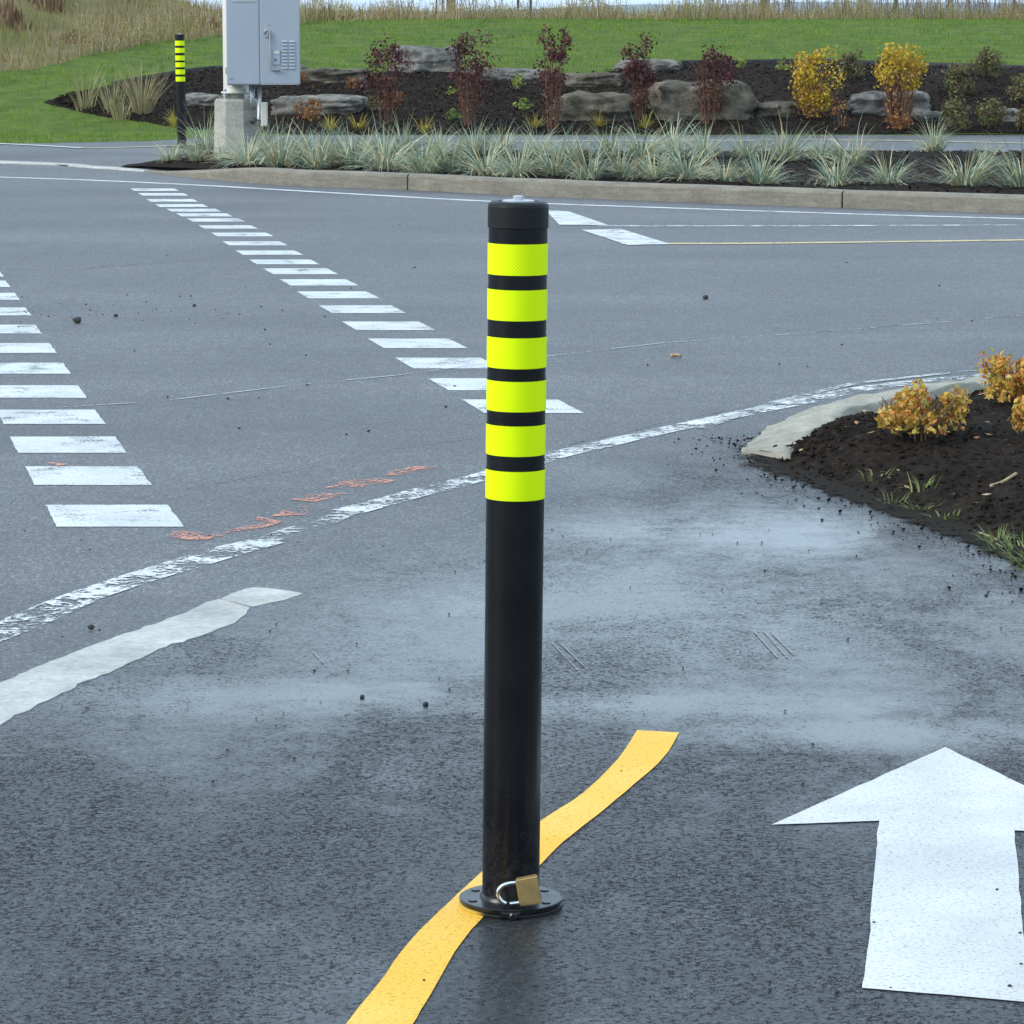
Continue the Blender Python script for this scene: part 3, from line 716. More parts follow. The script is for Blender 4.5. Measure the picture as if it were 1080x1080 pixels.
# padlock hanging through the lug
pl = thing('padlock', 'small brass padlock with chrome shackle at the foot of the near bollard', 'padlock', (BX.x, BY, .0045))
yy = -.0690
def PP(u, v): q = at_y(u, v, BY+yy); return Vector((q.x-BX.x, 0, q.z-.0045))
cs = [PP(543.2, 926.8), PP(566.8, 922.2), PP(571.2, 952.5), PP(548, 955)]
bm = B(); fr_ = [bm.verts.new(c + Vector((0, yy-.0065, 0))) for c in cs]; ba_ = [bm.verts.new(c + Vector((0, yy+.0065, 0))) for c in cs]
bm.faces.new(fr_); bm.faces.new(list(reversed(ba_)))
for i in range(4): bm.faces.new((fr_[i], ba_[i], ba_[(i+1) % 4], fr_[(i+1) % 4]))
bmesh.ops.recalc_face_normals(bm, faces=bm.faces[:]); bmesh.ops.bevel(bm, geom=bm.edges[:], offset=.0022, segments=3, affect='EDGES')
obj('lock_body', bm, M['brass'], pl)
sh = [PP(546, 930.8), PP(540, 931.0), PP(534, 932.5), PP(529, 935), PP(525.5, 939.5), PP(525.2, 944), PP(527.5, 948.5), PP(531, 951.6), PP(536, 953), PP(542, 952.6), PP(549, 951.6)]
bm = B(); tube(bm, [p + Vector((0, yy, 0)) for p in resample(sh, .003)], .0030, 12); obj('shackle', bm, M['chrome'], pl, True)

# ================================================================== SIGNAL POLE AND CABINET
PY = 28.6
pole_c = at_y(249, 100, PY); PX = pole_c.x
def zv(v, y=PY): return at_y(249, v, y).z
def xu(u, y=PY): return at_y(u, 100, y).x
sg = thing('signal_pole', 'cream traffic pole on a concrete footing behind the grey cabinet', 'pole', (PX, PY, .06))
bm = B(); zt = zv(104)-.06; rot8 = math.pi/8
lathe(bm, [(.215, -.06), (.21, .02), (.195, zt-.02), (.18, zt)], 8)
for v in bm.verts: v.co = Matrix.Rotation(rot8, 3, 'Z') @ v.co
obj('footing', bm, M['concrete_base'], sg)
bm = B(); zs = zv(95)-.06
lathe(bm, [(.13, zt+.045), (.13, zt+.06), (.112, zt+.062), (.110, zs+.02), (.105, 4.5)], 32); obj('shaft', bm, M['pole_paint'], sg, True)
for a in (40, 140, 220, 320):
    bm = B(); tube(bm, [(.118*math.cos(R(a)), .118*math.sin(R(a)), zt-.01), (.118*math.cos(R(a)), .118*math.sin(R(a)), zt+.085)], .012, 8)
    lathe(bm, [(.02, 0), (.02, .018)], 6)
    for v in bm.verts[-12:]: v.co += Vector((.118*math.cos(R(a)), .118*math.sin(R(a)), zt+.022))
    obj('anchor_bolt', bm, M['steel'], sg)
bm = B(); lathe(bm, [(.075, zt), (.075, zt+.045)], 20); obj('skirt', bm, M['concrete_base'], sg)

cab = thing('control_cabinet', 'grey metal traffic control cabinet mounted on the cream pole', 'cabinet', (0, 0, 0))
CY = PY-.36                                     # front face of the body
xl, xm, xr_ = xu(239.5, CY), xu(275, CY), xu(316.5, CY)
zb_, ztop = zv(89.8, CY), 2.05
bm = B(); box(bm, ((xl+xr_-.012)/2, CY+.125, (zb_+ztop)/2), (xr_-.012-xl, .25, ztop-zb_), .008); obj('body', bm, M['cabinet'], cab)
bm = B(); box(bm, ((xl+xm)/2-.002, CY-.003, (zb_+ztop)/2), (xm-xl-.012, .008, ztop-zb_-.02), .003); sp_ = obj('side_panel', bm, M['cabinet'], cab)
bm = B(); box(bm, ((xl+xm)/2+.01, CY-.008, zv(1.5, CY)), (.20, .006, .012), .002); obj('rail', bm, M['cab_trim'], sp_)
bm = B(); box(bm, (xl+.03, CY-.009, zv(82, CY)), (.03, .006, .014), .001); obj('maker_plate', bm, M['cab_trim'], sp_)
zd = zv(87.8, CY)
bm = B(); box(bm, ((xm+xr_)/2+.002, CY-.018, (zd+ztop)/2-.005), (xr_-xm, .036, ztop-zd), .006); door = obj('door', bm, M['cabinet'], cab)
bm = B(); box(bm, ((xm+xr_)/2, CY-.010, zd-.008), (xr_-xm-.02, .05, .010), .002); obj('drip_rail', bm, M['cab_trim'], cab)
fy = CY-.036
hx = [(280.5, 36), (280.5, 32.5), (283, 30.8), (285, 33), (285.5, 45), (285.8, 60), (286, 72.5), (287, 74), (296, 74)]
bm = B(); tube(bm, [Vector((xu(u, fy), fy-.018, zv(v, fy))) for u, v in hx], .0085, 8); obj('handle', bm, M['cab_trim'], door, True)
bm = B(); box(bm, (xu(282, fy), fy-.008, zv(36, fy)), (.026, .018, .05), .003); obj('hasp', bm, M['cab_trim'], door)
bm = B(); box(bm, (xu(292.3, fy), fy-.004, zv(60.5, fy)), (.060, .010, .125), .003); kp = obj('lock_plate', bm, M['cabinet'], door)
bm = B(); box(bm, (xu(292.3, fy), fy-.010, zv(55.4, fy)), (.050, .004, .022), .001); obj('name_plate', bm, M['white'] if False else M['pole_paint'], kp)
bm = B(); lathe(bm, [(.008, 0), (.008, .008)], 12); o = obj('keyhole', bm, M['iron_post'], kp); o.rotation_euler = (R(90), 0, 0); o.location = (xu(291, fy), fy-.008, zv(63, fy))
bm = B(); lathe(bm, [(.007, 0), (.007, .006)], 10); o = obj('rivet', bm, M['cab_trim'], door); o.rotation_euler = (R(90), 0, 0); o.location = (xu(284, fy), fy, zv(26, fy))
for u in (300.6, 308.6):
    for i in range(9):
        bm = B(); w, dpt, h = .048, .012, .014
        pr = [(-w/2, 0, h/2), (w/2, 0, h/2), (w/2, -dpt, -h/2), (-w/2, -dpt, -h/2), (w/2, 0, -h/2), (-w/2, 0, -h/2)]
        vs_ = [bm.verts.new(q) for q in pr]; bm.faces.new((vs_[0], vs_[3], vs_[2], vs_[1])); bm.faces.new((vs_[0], vs_[5], vs_[3])); bm.faces.new((vs_[1], vs_[2], vs_[4])); bm.faces.new((vs_[3], vs_[5], vs_[4], vs_[2]))
        bmesh.ops.recalc_face_normals(bm, faces=bm.faces[:])
        o = obj('louvre', bm, M['cabinet'], door); o.location = (xu(u, fy), fy-.0005, zv(43.5+i*3.5, fy))
# clamps that hold the body to the pole, conduit and small junction box below
bm = B(); box(bm, (PX, PY-.11, zb_+.12), (.16, .05, .06), .005); obj('pole_clamp', bm, M['cab_trim'], cab)
bm = B(); tube(bm, [(xu(266, PY-.2), PY-.2, zb_+.01), (xu(266, PY-.2), PY-.2, zv(108, PY-.2)), (xu(267, PY-.2), PY-.17, zv(112, PY-.2)-.02)], .022, 12); obj('conduit', bm, M['steel'], cab, True)
bm = B(); tube(bm, [(xu(273.5, PY-.2), PY-.2, zb_+.01), (xu(273.5, PY-.2), PY-.2, zv(126, PY-.2)), (xu(266, PY-.2), PY-.19, zv(127, PY-.2))], .018, 12); obj('conduit', bm, M['steel'], cab, True)
bm = B(); box(bm, (xu(278.5, PY-.22), PY-.22, zv(120.5, PY-.22)), (.055, .09, .205), .008); jb = obj('junction_box', bm, M['pole_paint'], cab)
bm = B(); lathe(bm, [(.03, 0), (.03, .03), (.02, .05)], 12); o = obj('conduit_elbow', bm, M['iron_post'], cab); o.rotation_euler = (R(90), 0, R(70)); o.location = (xu(264, PY-.23), PY-.205, zv(127, PY-.23))

# ================================================================== BOULDERS
def boulder(u, vb, wpx, hpx, seed, m, label, depth=.55, yoff=0):
    base = T(u, vb); y = base.y+depth*.5+yoff; s = FPX/y
    w, h = wpx/s, hpx/s
    bm = B(); bmesh.ops.create_icosphere(bm, subdivisions=5, radius=1)
    for v in bm.verts:
        n = v.co.copy()
        k = 1/max(1e-6, (abs(n.x)**6.5+abs(n.y)**6.5+abs(n.z)**6.5))**(1/6.5)
        p = n*k
        p *= 1 + .17*mnoise.noise(n*1.4+Vector((seed, 0, 0))) + .09*mnoise.noise(n*3.3+Vector((0, seed, 0))) + .05*mnoise.noise(n*8+Vector((0, 0, seed)))
        vd = mnoise.voronoi(n*1.7+Vector((seed, seed, 0)))[0]; p *= .94 + .16*(vd[1]-vd[0])
        p *= 1 + .022*mnoise.noise(n*19+Vector((seed, 2, 0))) + .012*mnoise.noise(n*40)
        lay = .045*math.copysign(1, mnoise.noise((p.z*3+seed, n.x*.8, n.y*.8)))
        p.x *= 1+lay; p.y *= 1+lay
        v.co = Vector((p.x*w*.5, p.y*depth*.5, p.z*h*.62 + h*.30))
    for f in bm.faces: f.smooth = True
    o = obj('boulder', bm, m, loc=(base.x*y/base.y, y, base.z-.02)); o.rotation_euler = (0, R(random.uniform(-2, 2)), R(random.uniform(-8, 8)))
    return tag(o, label, 'boulder', 'boulders in the planting bed')
boulder(448, 80, 70, 34, 1.2, M['rock'], 'large pale boulder set high against the lawn between the red shrubs', .7)
boulder(347, 92, 82, 22, 2.4, M['rock_brown'], 'low flat stone at the lawn edge right of the grey cabinet', .6)
boulder(338, 126, 94, 28, 3.3, M['rock'], 'long grey slab of stone low in the bed right of the cabinet', .6)
boulder(215, 117, 48, 20, 4.1, M['rock'], 'flat grey stone in the bed between far bollard and pole footing', .5)
boulder(540, 88, 96, 18, 5.7, M['rock'], 'thin flat stone at the lawn edge behind the second red shrub', .5)
boulder(622, 95, 70, 20, 6.2, M['rock_brown'], 'flat stone of the upper row above the wide grey slab', .5)
boulder(628, 132, 92, 36, 7.9, M['rock_brown'], 'wide grey boulder low in the bed between two red shrubs', .7)
boulder(683, 79, 66, 19, 8.4, M['rock'], 'pale rounded stone at the lawn edge behind the fourth red shrub', .5)
boulder(742, 131, 102, 50, 9.6, M['rock_brown'], 'largest brown boulder of the lower row behind the rightmost red shrub', .8)
boulder(818, 128, 44, 24, 10.3, M['rock_brown'], 'small dark stone just left of the yellow shrub', .5)
boulder(936, 126, 84, 32, 11.8, M['rock'], 'grey boulder behind the stems of the right yellow shrub', .6)
boulder(980, 133, 30, 18, 12.5, M['rock'], 'small pale rounded stone right of the right yellow shrub', .35)
boulder(1063, 132, 34, 20, 13.9, M['rock'], 'small grey stone among the brown bushes at far right', .35)
boulder(308, 84, 30, 18, 14.4, M['rock_brown'], 'small brown stone peeping out beside the cabinet door', .4)
# thin edging strip between lawn and bed
for nm, tabx in (('lawn_edging', (-4.5, -3.3)), ('lawn_edging', (2.0, 7.5))):
    xs = np.arange(tabx[0], tabx[1], .15); bm = B()
    for x0, x1 in zip(xs, xs[1:]):
        a = Vector((x0, bed_back(x0), Z(x0, bed_back(x0)))); b = Vector((x1, bed_back(x1), Z(x1, bed_back(x1))))
        q = [bm.verts.new(a+Vector((0, -.02, 0))), bm.verts.new(b+Vector((0, -.02, 0))), bm.verts.new(b+Vector((0, -.02, .07))), bm.verts.new(a+Vector((0, -.02, .07))), bm.verts.new(b+Vector((0, .02, .07))), bm.verts.new(a+Vector((0, .02, .07)))]
        bm.faces.new(q[:4]); bm.faces.new((q[3], q[2], q[4], q[5]))
    bmesh.ops.remove_doubles(bm, verts=bm.verts[:], dist=.001)
    o = obj(nm, bm, M['iron_post']); tag(o, 'black plastic lawn edging ' + ('left of the pole behind the far bollard' if tabx[0] < 0 else 'above the brown bushes at right'), 'edging')

# ================================================================== PLANTS
def blades(n, L, spread, width, segs=4, r0=.05, lean=0, droop=1.0, up=.5):
    """arching grass blades; returns verts, faces(quads)"""
    vv, ff = [], []
    for i in range(n):
        a = random.uniform(0, 2*math.pi); ln = L*random.uniform(.55, 1.1); tilt = random.betavariate(1.3, 1.6)*spread
        rr = r0*math.sqrt(random.random()); x, y, z = rr*math.cos(a), rr*math.sin(a), -.02
        th = tilt; dirx, diry = math.cos(a), math.sin(a); w = width*random.uniform(.6, 1.2); ca, sa = math.cos(a+1.57+random.uniform(-.7, .7)), math.sin(a+1.57)
        base = len(vv); st = ln/segs; kink = random.uniform(.1, .32)*droop*(random.uniform(1.8, 3.2) if random.random() < .28 else 1)
        for s in range(segs+1):
            ww = w*(1-.9*(s/segs)**1.6)/2
            vv.append((x-ca*ww, y-sa*ww, z)); vv.append((x+ca*ww, y+sa*ww, z))
            x += dirx*math.sin(th)*st; y += diry*math.sin(th)*st; z = max(z+math.cos(th)*st, .01)
            th = min(th+kink*random.uniform(.7, 1.4), 2.3)
        for s in range(segs): ff.append((base+2*s, base+2*s+1, base+2*s+3, base+2*s+2))
    return vv, ff
def leaf_cloud(n, fn, size, flat_=.3):
    """n small folded leaves, positions and outward directions from fn()"""
    vv, ff = [], []
    for i in range(n):
        p, nrm = fn(); s = size*random.uniform(.35, 1.5)
        d = (Vector(nrm)+Vector((random.gauss(0, .7), random.gauss(0, .7), random.gauss(0, .6)))).normalized()
        a = d.orthogonal().normalized(); a = (Matrix.Rotation(random.uniform(0, 6.28), 3, d) @ a); b = d.cross(a)
        k = len(vv); p = Vector(p); f = d*s*.18
        for q in (p-a*s*.55, p+b*s*.33+f, p+a*s*.55, p-b*s*.33+f): vv.append(tuple(q))
        ff.append((k, k+1, k+2, k+3))
    return vv, ff
def stems(n, h, spread, rad, m, parent, name='stem', z1=.8):
    bm = B()
    for i in range(n):
        a = random.uniform(0, 6.28); r = spread*random.uniform(.2, 1); x, y = r*math.cos(a), r*math.sin(a)
        tube(bm, [(x*.45, y*.45, -.05), (x*.7+random.gauss(0, .015), y*.7, h*.4), (x, y, h*random.uniform(z1, 1))], [rad, rad*.75, rad*.4], 5)
    return obj(name, bm, m, parent)
# --- blue-green grass clumps along the far kerb, in two rows
front = [(180, 175), (208, 178), (234, 179), (262, 182), (296, 184), (336, 186), (372, 185), (405, 187), (446, 191), (474, 190), (512, 192), (546, 194), (584, 194), (622, 197), (656, 196), (690, 197), (724, 197), (764, 200), (802, 202), (882, 203), (937, 201), (1018, 204), (1078, 205)]
back = [(218, 168), (280, 170), (318, 170), (352, 171), (388, 170), (424, 172), (464, 172), (500, 171), (530, 172), (566, 172), (604, 175), (640, 172), (676, 175), (710, 172), (742, 174), (786, 174), (826, 178), (866, 174), (898, 182), (986, 166), (1040, 184)]
ORD = 'first second third fourth fifth sixth seventh eighth ninth tenth eleventh twelfth thirteenth fourteenth fifteenth sixteenth seventeenth eighteenth nineteenth twentieth twenty-first twenty-second twenty-third'.split()
variants = []
for k in range(7):
    vv, ff = blades(190, .50, 1.3, .0115, 5, .10, droop=1.05)
    me_o = obj_np('grass_clump', vv, ff, M['lyme']); variants.append(me_o.data); bpy.data.objects.remove(me_o)
def clump(u, v, label, k, sc):
    g = G(u, v-8, .10); o = bpy.data.objects.new('grass_clump', variants[k % 7]); o.location = (g.x, g.y, verge_z(g.x, g.y)); o.scale = (sc, sc, sc*random.uniform(.85, 1.1)); o.rotation_euler = (R(random.gauss(0, 9)), R(random.gauss(0, 12)), random.uniform(0, 6.28))
    put(o); tag(o, label, 'ornamental grass', 'blue-green grass clumps along the far kerb')
for i, (u, v) in enumerate(front): clump(u, v, f'blue-green grass clump, {ORD[i]} from left in the front row along the far kerb', i*3+1, random.uniform(.68, 1.0)*(.68 if u < 240 else 1))
for i, (u, v) in enumerate(back):
    if u == 986: clump(u, v, 'small straw-tinged grass clump standing alone near the far path at right', 3, .8); continue
    n = i if u < 986 else i-1
    clump(u, v, f'blue-green grass clump, {ORD[n]} from left in the back row beside the far path', i*2, random.uniform(.6, .95))
# --- tall dry ornamental grasses at the left tip of the bed
for u, v, h, lab in ((90, 118, .52, 'thin dry grass tuft at the left tip of the mulched bed'), (119, 122, .55, 'upright straw-coloured grass tuft, second from left in the mulched bed'), (150, 124, .68, 'broad tall dry grass tuft left of the far bollard'), (128, 128, .3, 'low straw grass tuft before the taller dry tufts')):
    g = T(u, v); vv, ff = blades(110 if h > .6 else 60, h, .5, .011, 4, .10, droop=.5); tag(obj_np('dry_grass', vv, ff, M['straw_blades'], loc=(g.x, g.y, g.z+.03)), lab, 'dry grass', 'dry grass tufts in the bed')
# --- upright wine-red shrubs
def red_shrub(u, vb, vt, wpx, lab, k):
    g = T(u, vb); s = FPX/g.y; h = (vb-vt)/s*1.0; w = wpx/s/2*1.15
    t = thing('red_shrub', lab, 'shrub', (g.x, g.y, g.z+.03), group='wine-red shrubs in the bed')
    stems(14, h*.9, w*.75, .006, M['stem_red'], t)
    lobes = [(random.gauss(0, w*.45), random.gauss(0, w*.45), h*random.uniform(.5, .98), random.uniform(.30, .6)*w) for _ in range(13)]
    def f():
        x, y, z, r = random.choice(lobes); d = Vector((random.gauss(0, 1), random.gauss(0, 1), random.gauss(0, 1))).normalized(); q = r*random.random()**.4
        return (x+d.x*q, y+d.y*q, z+d.z*q*1.2), d
    vv, ff = leaf_cloud(1000, f, .033); obj_np('foliage', vv, ff, M['red_leaf'], t)
    def f2():
        a = random.uniform(0, 6.28); q = w*.62*math.sqrt(random.random()); return (q*math.cos(a), q*math.sin(a), h*random.uniform(.18, .6)), (math.cos(a), math.sin(a), .2)
    vv, ff = leaf_cloud(520, f2, .027); obj_np('lower_leaves', vv, ff, M['red_low'], t)
red_shrub(408, 134, 50, 44, 'leftmost wine-red shrub with rusty lower leaves', 0)
red_shrub(496, 138, 42, 46, 'widest wine-red shrub standing against the pale high boulder', 1)
red_shrub(582, 140, 40, 34, 'tall narrow dark red shrub in the middle of the bed', 2)
red_shrub(675, 132, 46, 32, 'narrow red shrub, fourth of the row, left of the big brown boulder', 3)
red_shrub(750, 134, 58, 40, 'sparse red shrub standing before the big brown boulder', 4)
# --- yellow shrubs
def round_shrub(name, u, vb, vt, wpx, m, lab, grp, n=700, leaf=.045, zlo=.25, sm='stem_red', cat='shrub', base=None, sq=1.0, stemn=14):
    random.seed(int(u*7+vb))
    g = T(u, vb) if base is None else base; s = FPX/g.y; h = (vb-vt)/s; w = wpx/s/2
    t = thing(name, lab, cat, (g.x, g.y, g.z+.02), group=grp)
    stems(stemn, h*.8, w*.8, max(.003, .010*min(1, h)), M[sm], t)
    lobes = []
    for _ in range(22):
        a = random.uniform(0, 6.28); e = random.uniform(0, 1); zz = h*(zlo+(1-zlo)*(.12+.76*e)); rr = w*.72*math.sqrt(max(0.05, 1-((e-.45)/.62)**2))*random.random()**.4
        lobes.append((rr*math.cos(a), rr*math.sin(a), zz, random.uniform(.18, .56)*min(w, h*.62)))
    def f():
        x, y, z, r = random.choice(lobes); d = Vector((random.gauss(0, 1), random.gauss(0, 1), random.gauss(.2, 1))).normalized(); q = r*random.random()**.35*(1 if random.random() < .93 else 1.35)
        return (x+d.x*q, y+d.y*q, max(.01, z+d.z*q*sq)), d
    vv, ff = leaf_cloud(n, f, leaf); obj_np('foliage', vv, ff, M[m], t)
    return t, h, w
def skirt(t, h, w, z0, z1, m, n, leaf=.04):
    def f2():
        a = random.uniform(0, 6.28); q = w*math.sqrt(random.random()); return (q*math.cos(a), q*math.sin(a), h*random.uniform(z0, z1)), (math.cos(a), math.sin(a), .2)
    vv, ff = leaf_cloud(n, f2, leaf); obj_np('lower_leaves', vv, ff, M[m], t)
t, h, w = round_shrub('yellow_shrub', 859, 129, 56, 60, 'yellow_leaf', 'full golden yellow shrub, left of the two yellow shrubs', 'yellow shrubs', 3000, .031, .12); skirt(t, h, w*.75, .05, .5, 'rust_leaf', 600, .03)
t, h, w = round_shrub('yellow_shrub', 948, 135, 55, 64, 'yellow_leaf', 'yellow-topped shrub with bare rusty stems, right of the two yellow shrubs', 'yellow shrubs', 2000, .031, .48, stemn=40); skirt(t, h, w*.5, .0, .6, 'rust_leaf', 550, .03)
# --- olive-brown round bushes at right
OB = 'olive-brown bushes at right'
for u, vb, vt, w, lab in ((897, 88, 53, 38, 'olive-brown bush between and behind the two yellow shrubs'), (1012, 104, 66, 48, 'olive-brown bush in the middle tier right of the yellow shrubs'), (1042, 86, 51, 42, 'reddish brown bush highest up against the lawn at right'),
                          (1078, 112, 76, 44, 'olive-brown bush cut by the right picture edge'), (1010, 139, 104, 46, 'left one of the two lowest olive bushes at right'), (1044, 139, 105, 38, 'right one of the two lowest olive bushes at right'),
                          (1082, 140, 108, 30, 'low bush in the bottom right corner of the mulched bed'), (934, 82, 58, 26, 'small brown bush directly behind the right yellow shrub')):
    round_shrub('brown_bush', u, vb, vt+4, w*.84, 'olive_leaf', lab, OB, 2000, .026, .05, 'bark')
# --- small perennials
LP = 'small plants in the bed'
for u, vb, vt, w, m, lab in ((327, 132, 106, 44, 'rust_leaf', 'rust-orange low plant before the grey slab near the cabinet'), (318, 92, 77, 18, 'rust_leaf', 'small rusty plant by the cabinet door under the lawn edge'), (371, 98, 84, 18, 'rust_leaf', 'small rust-orange plant left of the first red shrub'),
                             (421, 112, 98, 16, 'rust_leaf', 'tiny rusty plant at the right foot of the first red shrub'), (395, 122, 100, 26, 'olive_leaf', 'olive low plant at the left foot of the first red shrub'), (373, 84, 74, 16, 'lime_leaf', 'small green plant above the rusty plant left of the first red shrub'),
                             (547, 98, 82, 20, 'lime_leaf', 'bright green plant between second and third red shrubs, upper one'), (552, 120, 106, 26, 'lime_leaf', 'pale lime plant left of the third red shrub, lower one'), (480, 130, 118, 24, 'lime_leaf', 'lime plant at the foot of the second red shrub'),
                             (476, 104, 94, 14, 'lime_leaf', 'tiny green sprig left of the second red shrub'), (640, 92, 82, 24, 'lime_leaf', 'pale green plant on the flat upper stone'), (633, 125, 108, 16, 'lime_leaf', 'green leafy plant before the wide grey boulder'),
                             (757, 128, 112, 18, 'lime_leaf', 'green leafy plant at the foot of the big brown boulder'), (780, 76, 64, 16, 'lime_leaf', 'pale green plant above the big brown boulder'), (708, 78, 70, 16, 'lime_leaf', 'small green plant right of the fourth red shrub'), (826, 78, 62, 18, 'lime_leaf', 'small green plant left of the golden yellow shrub'),
                             (886, 138, 104, 24, 'rust_leaf', 'rusty stemmed plant between the two yellow shrubs'), (950, 140, 122, 30, 'rust_leaf', 'rust-orange low plant under the right yellow shrub')):
    round_shrub('low_plant', u, vb, vt, w, m, lab, LP, 150 if w < 30 else 420, .028, .05, 'bark', 'plant', stemn=5)
for u, v, lab in ((348, 140, 'golden strap-leaved plant behind the left grass clumps'), (378, 140, 'golden strap-leaved plant below the first red shrub'), (447, 141, 'yellow-green strap-leaved plant between first and second red shrubs'), (632, 137, 'golden strap-leaved plant under the wide grey boulder'),
                  (680, 139, 'golden strap-leaved plant under the fourth red shrub'), (184, 135, 'golden strap-leaved plant behind the far bollard'), (565, 138, 'faded yellow strap-leaved plant left of the third red shrub')):
    g = T(u, v); vv, ff = blades(46, .24, 1.0, .012, 4, .04); tag(obj_np('strap_plant', vv, ff, M['gold_blade'], loc=(g.x, g.y, g.z+.03)), lab, 'plant', 'golden strap-leaved plants in the bed')

# --- near corner bed: orange shrubs, twigs, weeds
b1 = soil_at(972, 468); t, h, w = round_shrub('orange_shrub', 970, 472, 428, 128, 'orange_leaf', 'orange-yellow autumn shrub in the middle of the corner bed', 'orange shrubs in the corner bed', 2000, .0155, .04, 'bark', base=b1, stemn=40)
skirt(t, h, w*.72, .0, .45, 'orange_leaf', 500, .0155)
b2 = soil_at(1072, 432); t, h, w = round_shrub('orange_shrub', 1074, 436, 388, 104, 'orange_leaf', 'orange shrub at the kerb by the right picture edge', 'orange shrubs in the corner bed', 1500, .0165, .04, 'bark', base=b2, stemn=26)
skirt(t, h, w*.72, .0, .45, 'orange_leaf', 400, .0165)
b3 = soil_at(1100, 472); t, h, w = round_shrub('orange_shrub', 1102, 474, 432, 84, 'orange_leaf', 'orange shrub cut off by the right picture edge, below the other', 'orange shrubs in the corner bed', 1300, .0165, .04, 'bark', base=b3, stemn=26)
skirt(t, h, w*.72, .0, .45, 'orange_leaf', 400, .0165)
b4 = soil_at(985, 466); round_shrub('red_sprig', 985, 467, 452, 14, 'red_low', 'small red sprig at the foot of the middle orange shrub', None, 28, .018, .05, 'bark', 'plant', base=b4, stemn=4)
WG = 'weeds at the edge of the corner bed'
for i, (u, v, r, n) in enumerate(((872, 504, .06, 16), (893, 514, .05, 16), (920, 522, .05, 16), (1000, 551, .09, 54), (1036, 562, .10, 60), (1060, 574, .12, 80), (975, 545, .06, 14), (1030, 541, .05, 16), (922, 485, .05, 14), (975, 498, .07, 14), (1076, 566, .07, 34), (1088, 588, .12, 70))):
    p = soil_at(u, v); vv, ff = blades(n, r, 1.3, .006, 3, .035 if n < 30 else .075); where = ['leftmost', 'second', 'third', 'fourth', 'fifth', 'sixth', 'narrow', 'upright', 'lone thin', 'lone leaning', 'pale', 'corner'][i]
    tag(obj_np('weed', vv, ff, M['weed_green'], loc=(p.x, p.y, p.z)), f'{where} green weed tuft growing along the front edge of the corner bed' if i not in (8, 9) else f'{where} green weed growing in the soil below the orange shrub', 'weed', WG)
def twig(pxs, r, lab, name='twig', onsoil=True, m='twig'):
    P = [(soil_at(*q) + Vector((0, 0, r*.8))) if onsoil else G(q[0], q[1], r+.004) for q in pxs]
    bm = B(); tube(bm, resample(P, .02), r, 6); tag(obj(name, bm, M[m], smooth=True), lab, 'twig')
twig([(1048, 503), (1058, 501), (1070, 498)], .005, 'short pale stick lying on the soil near the right edge')
twig([(948, 538), (968, 536), (992, 535), (1003, 538), (1007, 541)], .0045, 'long thin bent twig on the front slope of the corner bed')
twig([(708, 375), (713, 374.5), (718, 375)], .008, 'brown twig lying on the road right of the bollard', onsoil=False)
vv = []; ff = []
for i in range(85):
    s, t_, q = random.choice(soil_pts); 
    if t_ < .04: continue
    sz = random.uniform(.006, .016); a = random.uniform(0, 6.28); k_ = len(vv); zz = q[2]+.006
    for da, rr in ((0, 1), (1.5, .5), (3.14, 1), (4.6, .55)): vv.append((q[0]+math.cos(a+da)*rr*sz, q[1]+math.sin(a+da)*rr*sz, zz+random.uniform(-.003, .007)))
    ff.append((k_, k_+1, k_+2, k_+3))
tag(obj_np('leaf_litter', vv, ff, M['fallen']), 'scraps of fallen leaf scattered on the corner bed', 'leaf litter', kind='stuff')

# ================================================================== GRASS MASSES
def strip_blades(P, H, W, name, m, label, cat, lean=.35, tri=True):
    n = len(P); az = rng.uniform(0, 2*np.pi, n); la = rng.uniform(0, 2*np.pi, n); ln = rng.uniform(0, lean, n)*H
    dx, dy = np.cos(az)*W/2, np.sin(az)*W/2; lx, ly = np.cos(la)*ln, np.sin(la)*ln
    V = np.empty((n, 3, 3))
    V[:, 0] = P + np.stack([-dx, -dy, np.full(n, -.01)], 1); V[:, 1] = P + np.stack([dx, dy, np.full(n, -.01)], 1); V[:, 2] = P + np.stack([lx, ly, H], 1)
    F = np.arange(n*3).reshape(n, 3)
    return tag(obj_np(name, V.reshape(-1, 3), F, m), label, cat, kind='stuff')
def zl(x, y): return Z(x, y)
N = 130000
xs = rng.uniform(-9, 9.5, N); ys = rng.uniform(31, 47, N)
pf = np.vectorize(path_far)(xs); mf = np.vectorize(meadow_front)(xs); bf = np.vectorize(bed_front)(xs); bb = np.vectorize(bed_back)(xs)
ok = (ys > pf+.03) & (ys < mf+.5) & ~((xs > -5.12) & (ys > bf-.03) & (ys < bb+.02))
xs, ys = xs[ok], ys[ok]; zs = np.array([Z(a, b) for a, b in zip(xs, ys)])
lum = np.array([.5+.5*mnoise.noise((a*.7, b*2.2, 5)) + .4*mnoise.noise((a*2.6, b*5, 9)) for a, b in zip(xs, ys)]); H = rng.uniform(.022, .055, len(xs))*(.55+.9*np.clip(lum, 0, 1)); strip_blades(np.stack([xs, ys, zs], 1), H, rng.uniform(.010, .018, len(xs)), 'lawn_grass', M['lawn_blades'], 'short mown green grass of the lawn', 'grass', .6)
N = 60000
xs = rng.uniform(-13, 11, N); ys = 36 + 20*rng.random(N)**1.15
mf = np.vectorize(meadow_front)(xs); ok = ys > mf + .12*np.sin(xs*5) + .1*np.sin(xs*17)
xs, ys = xs[ok], ys[ok]; zs = np.array([Z(a, b) for a, b in zip(xs, ys)])
clus = np.array([.5+.5*mnoise.noise((a*.9, b*.9, 3)) for a, b in zip(xs, ys)])
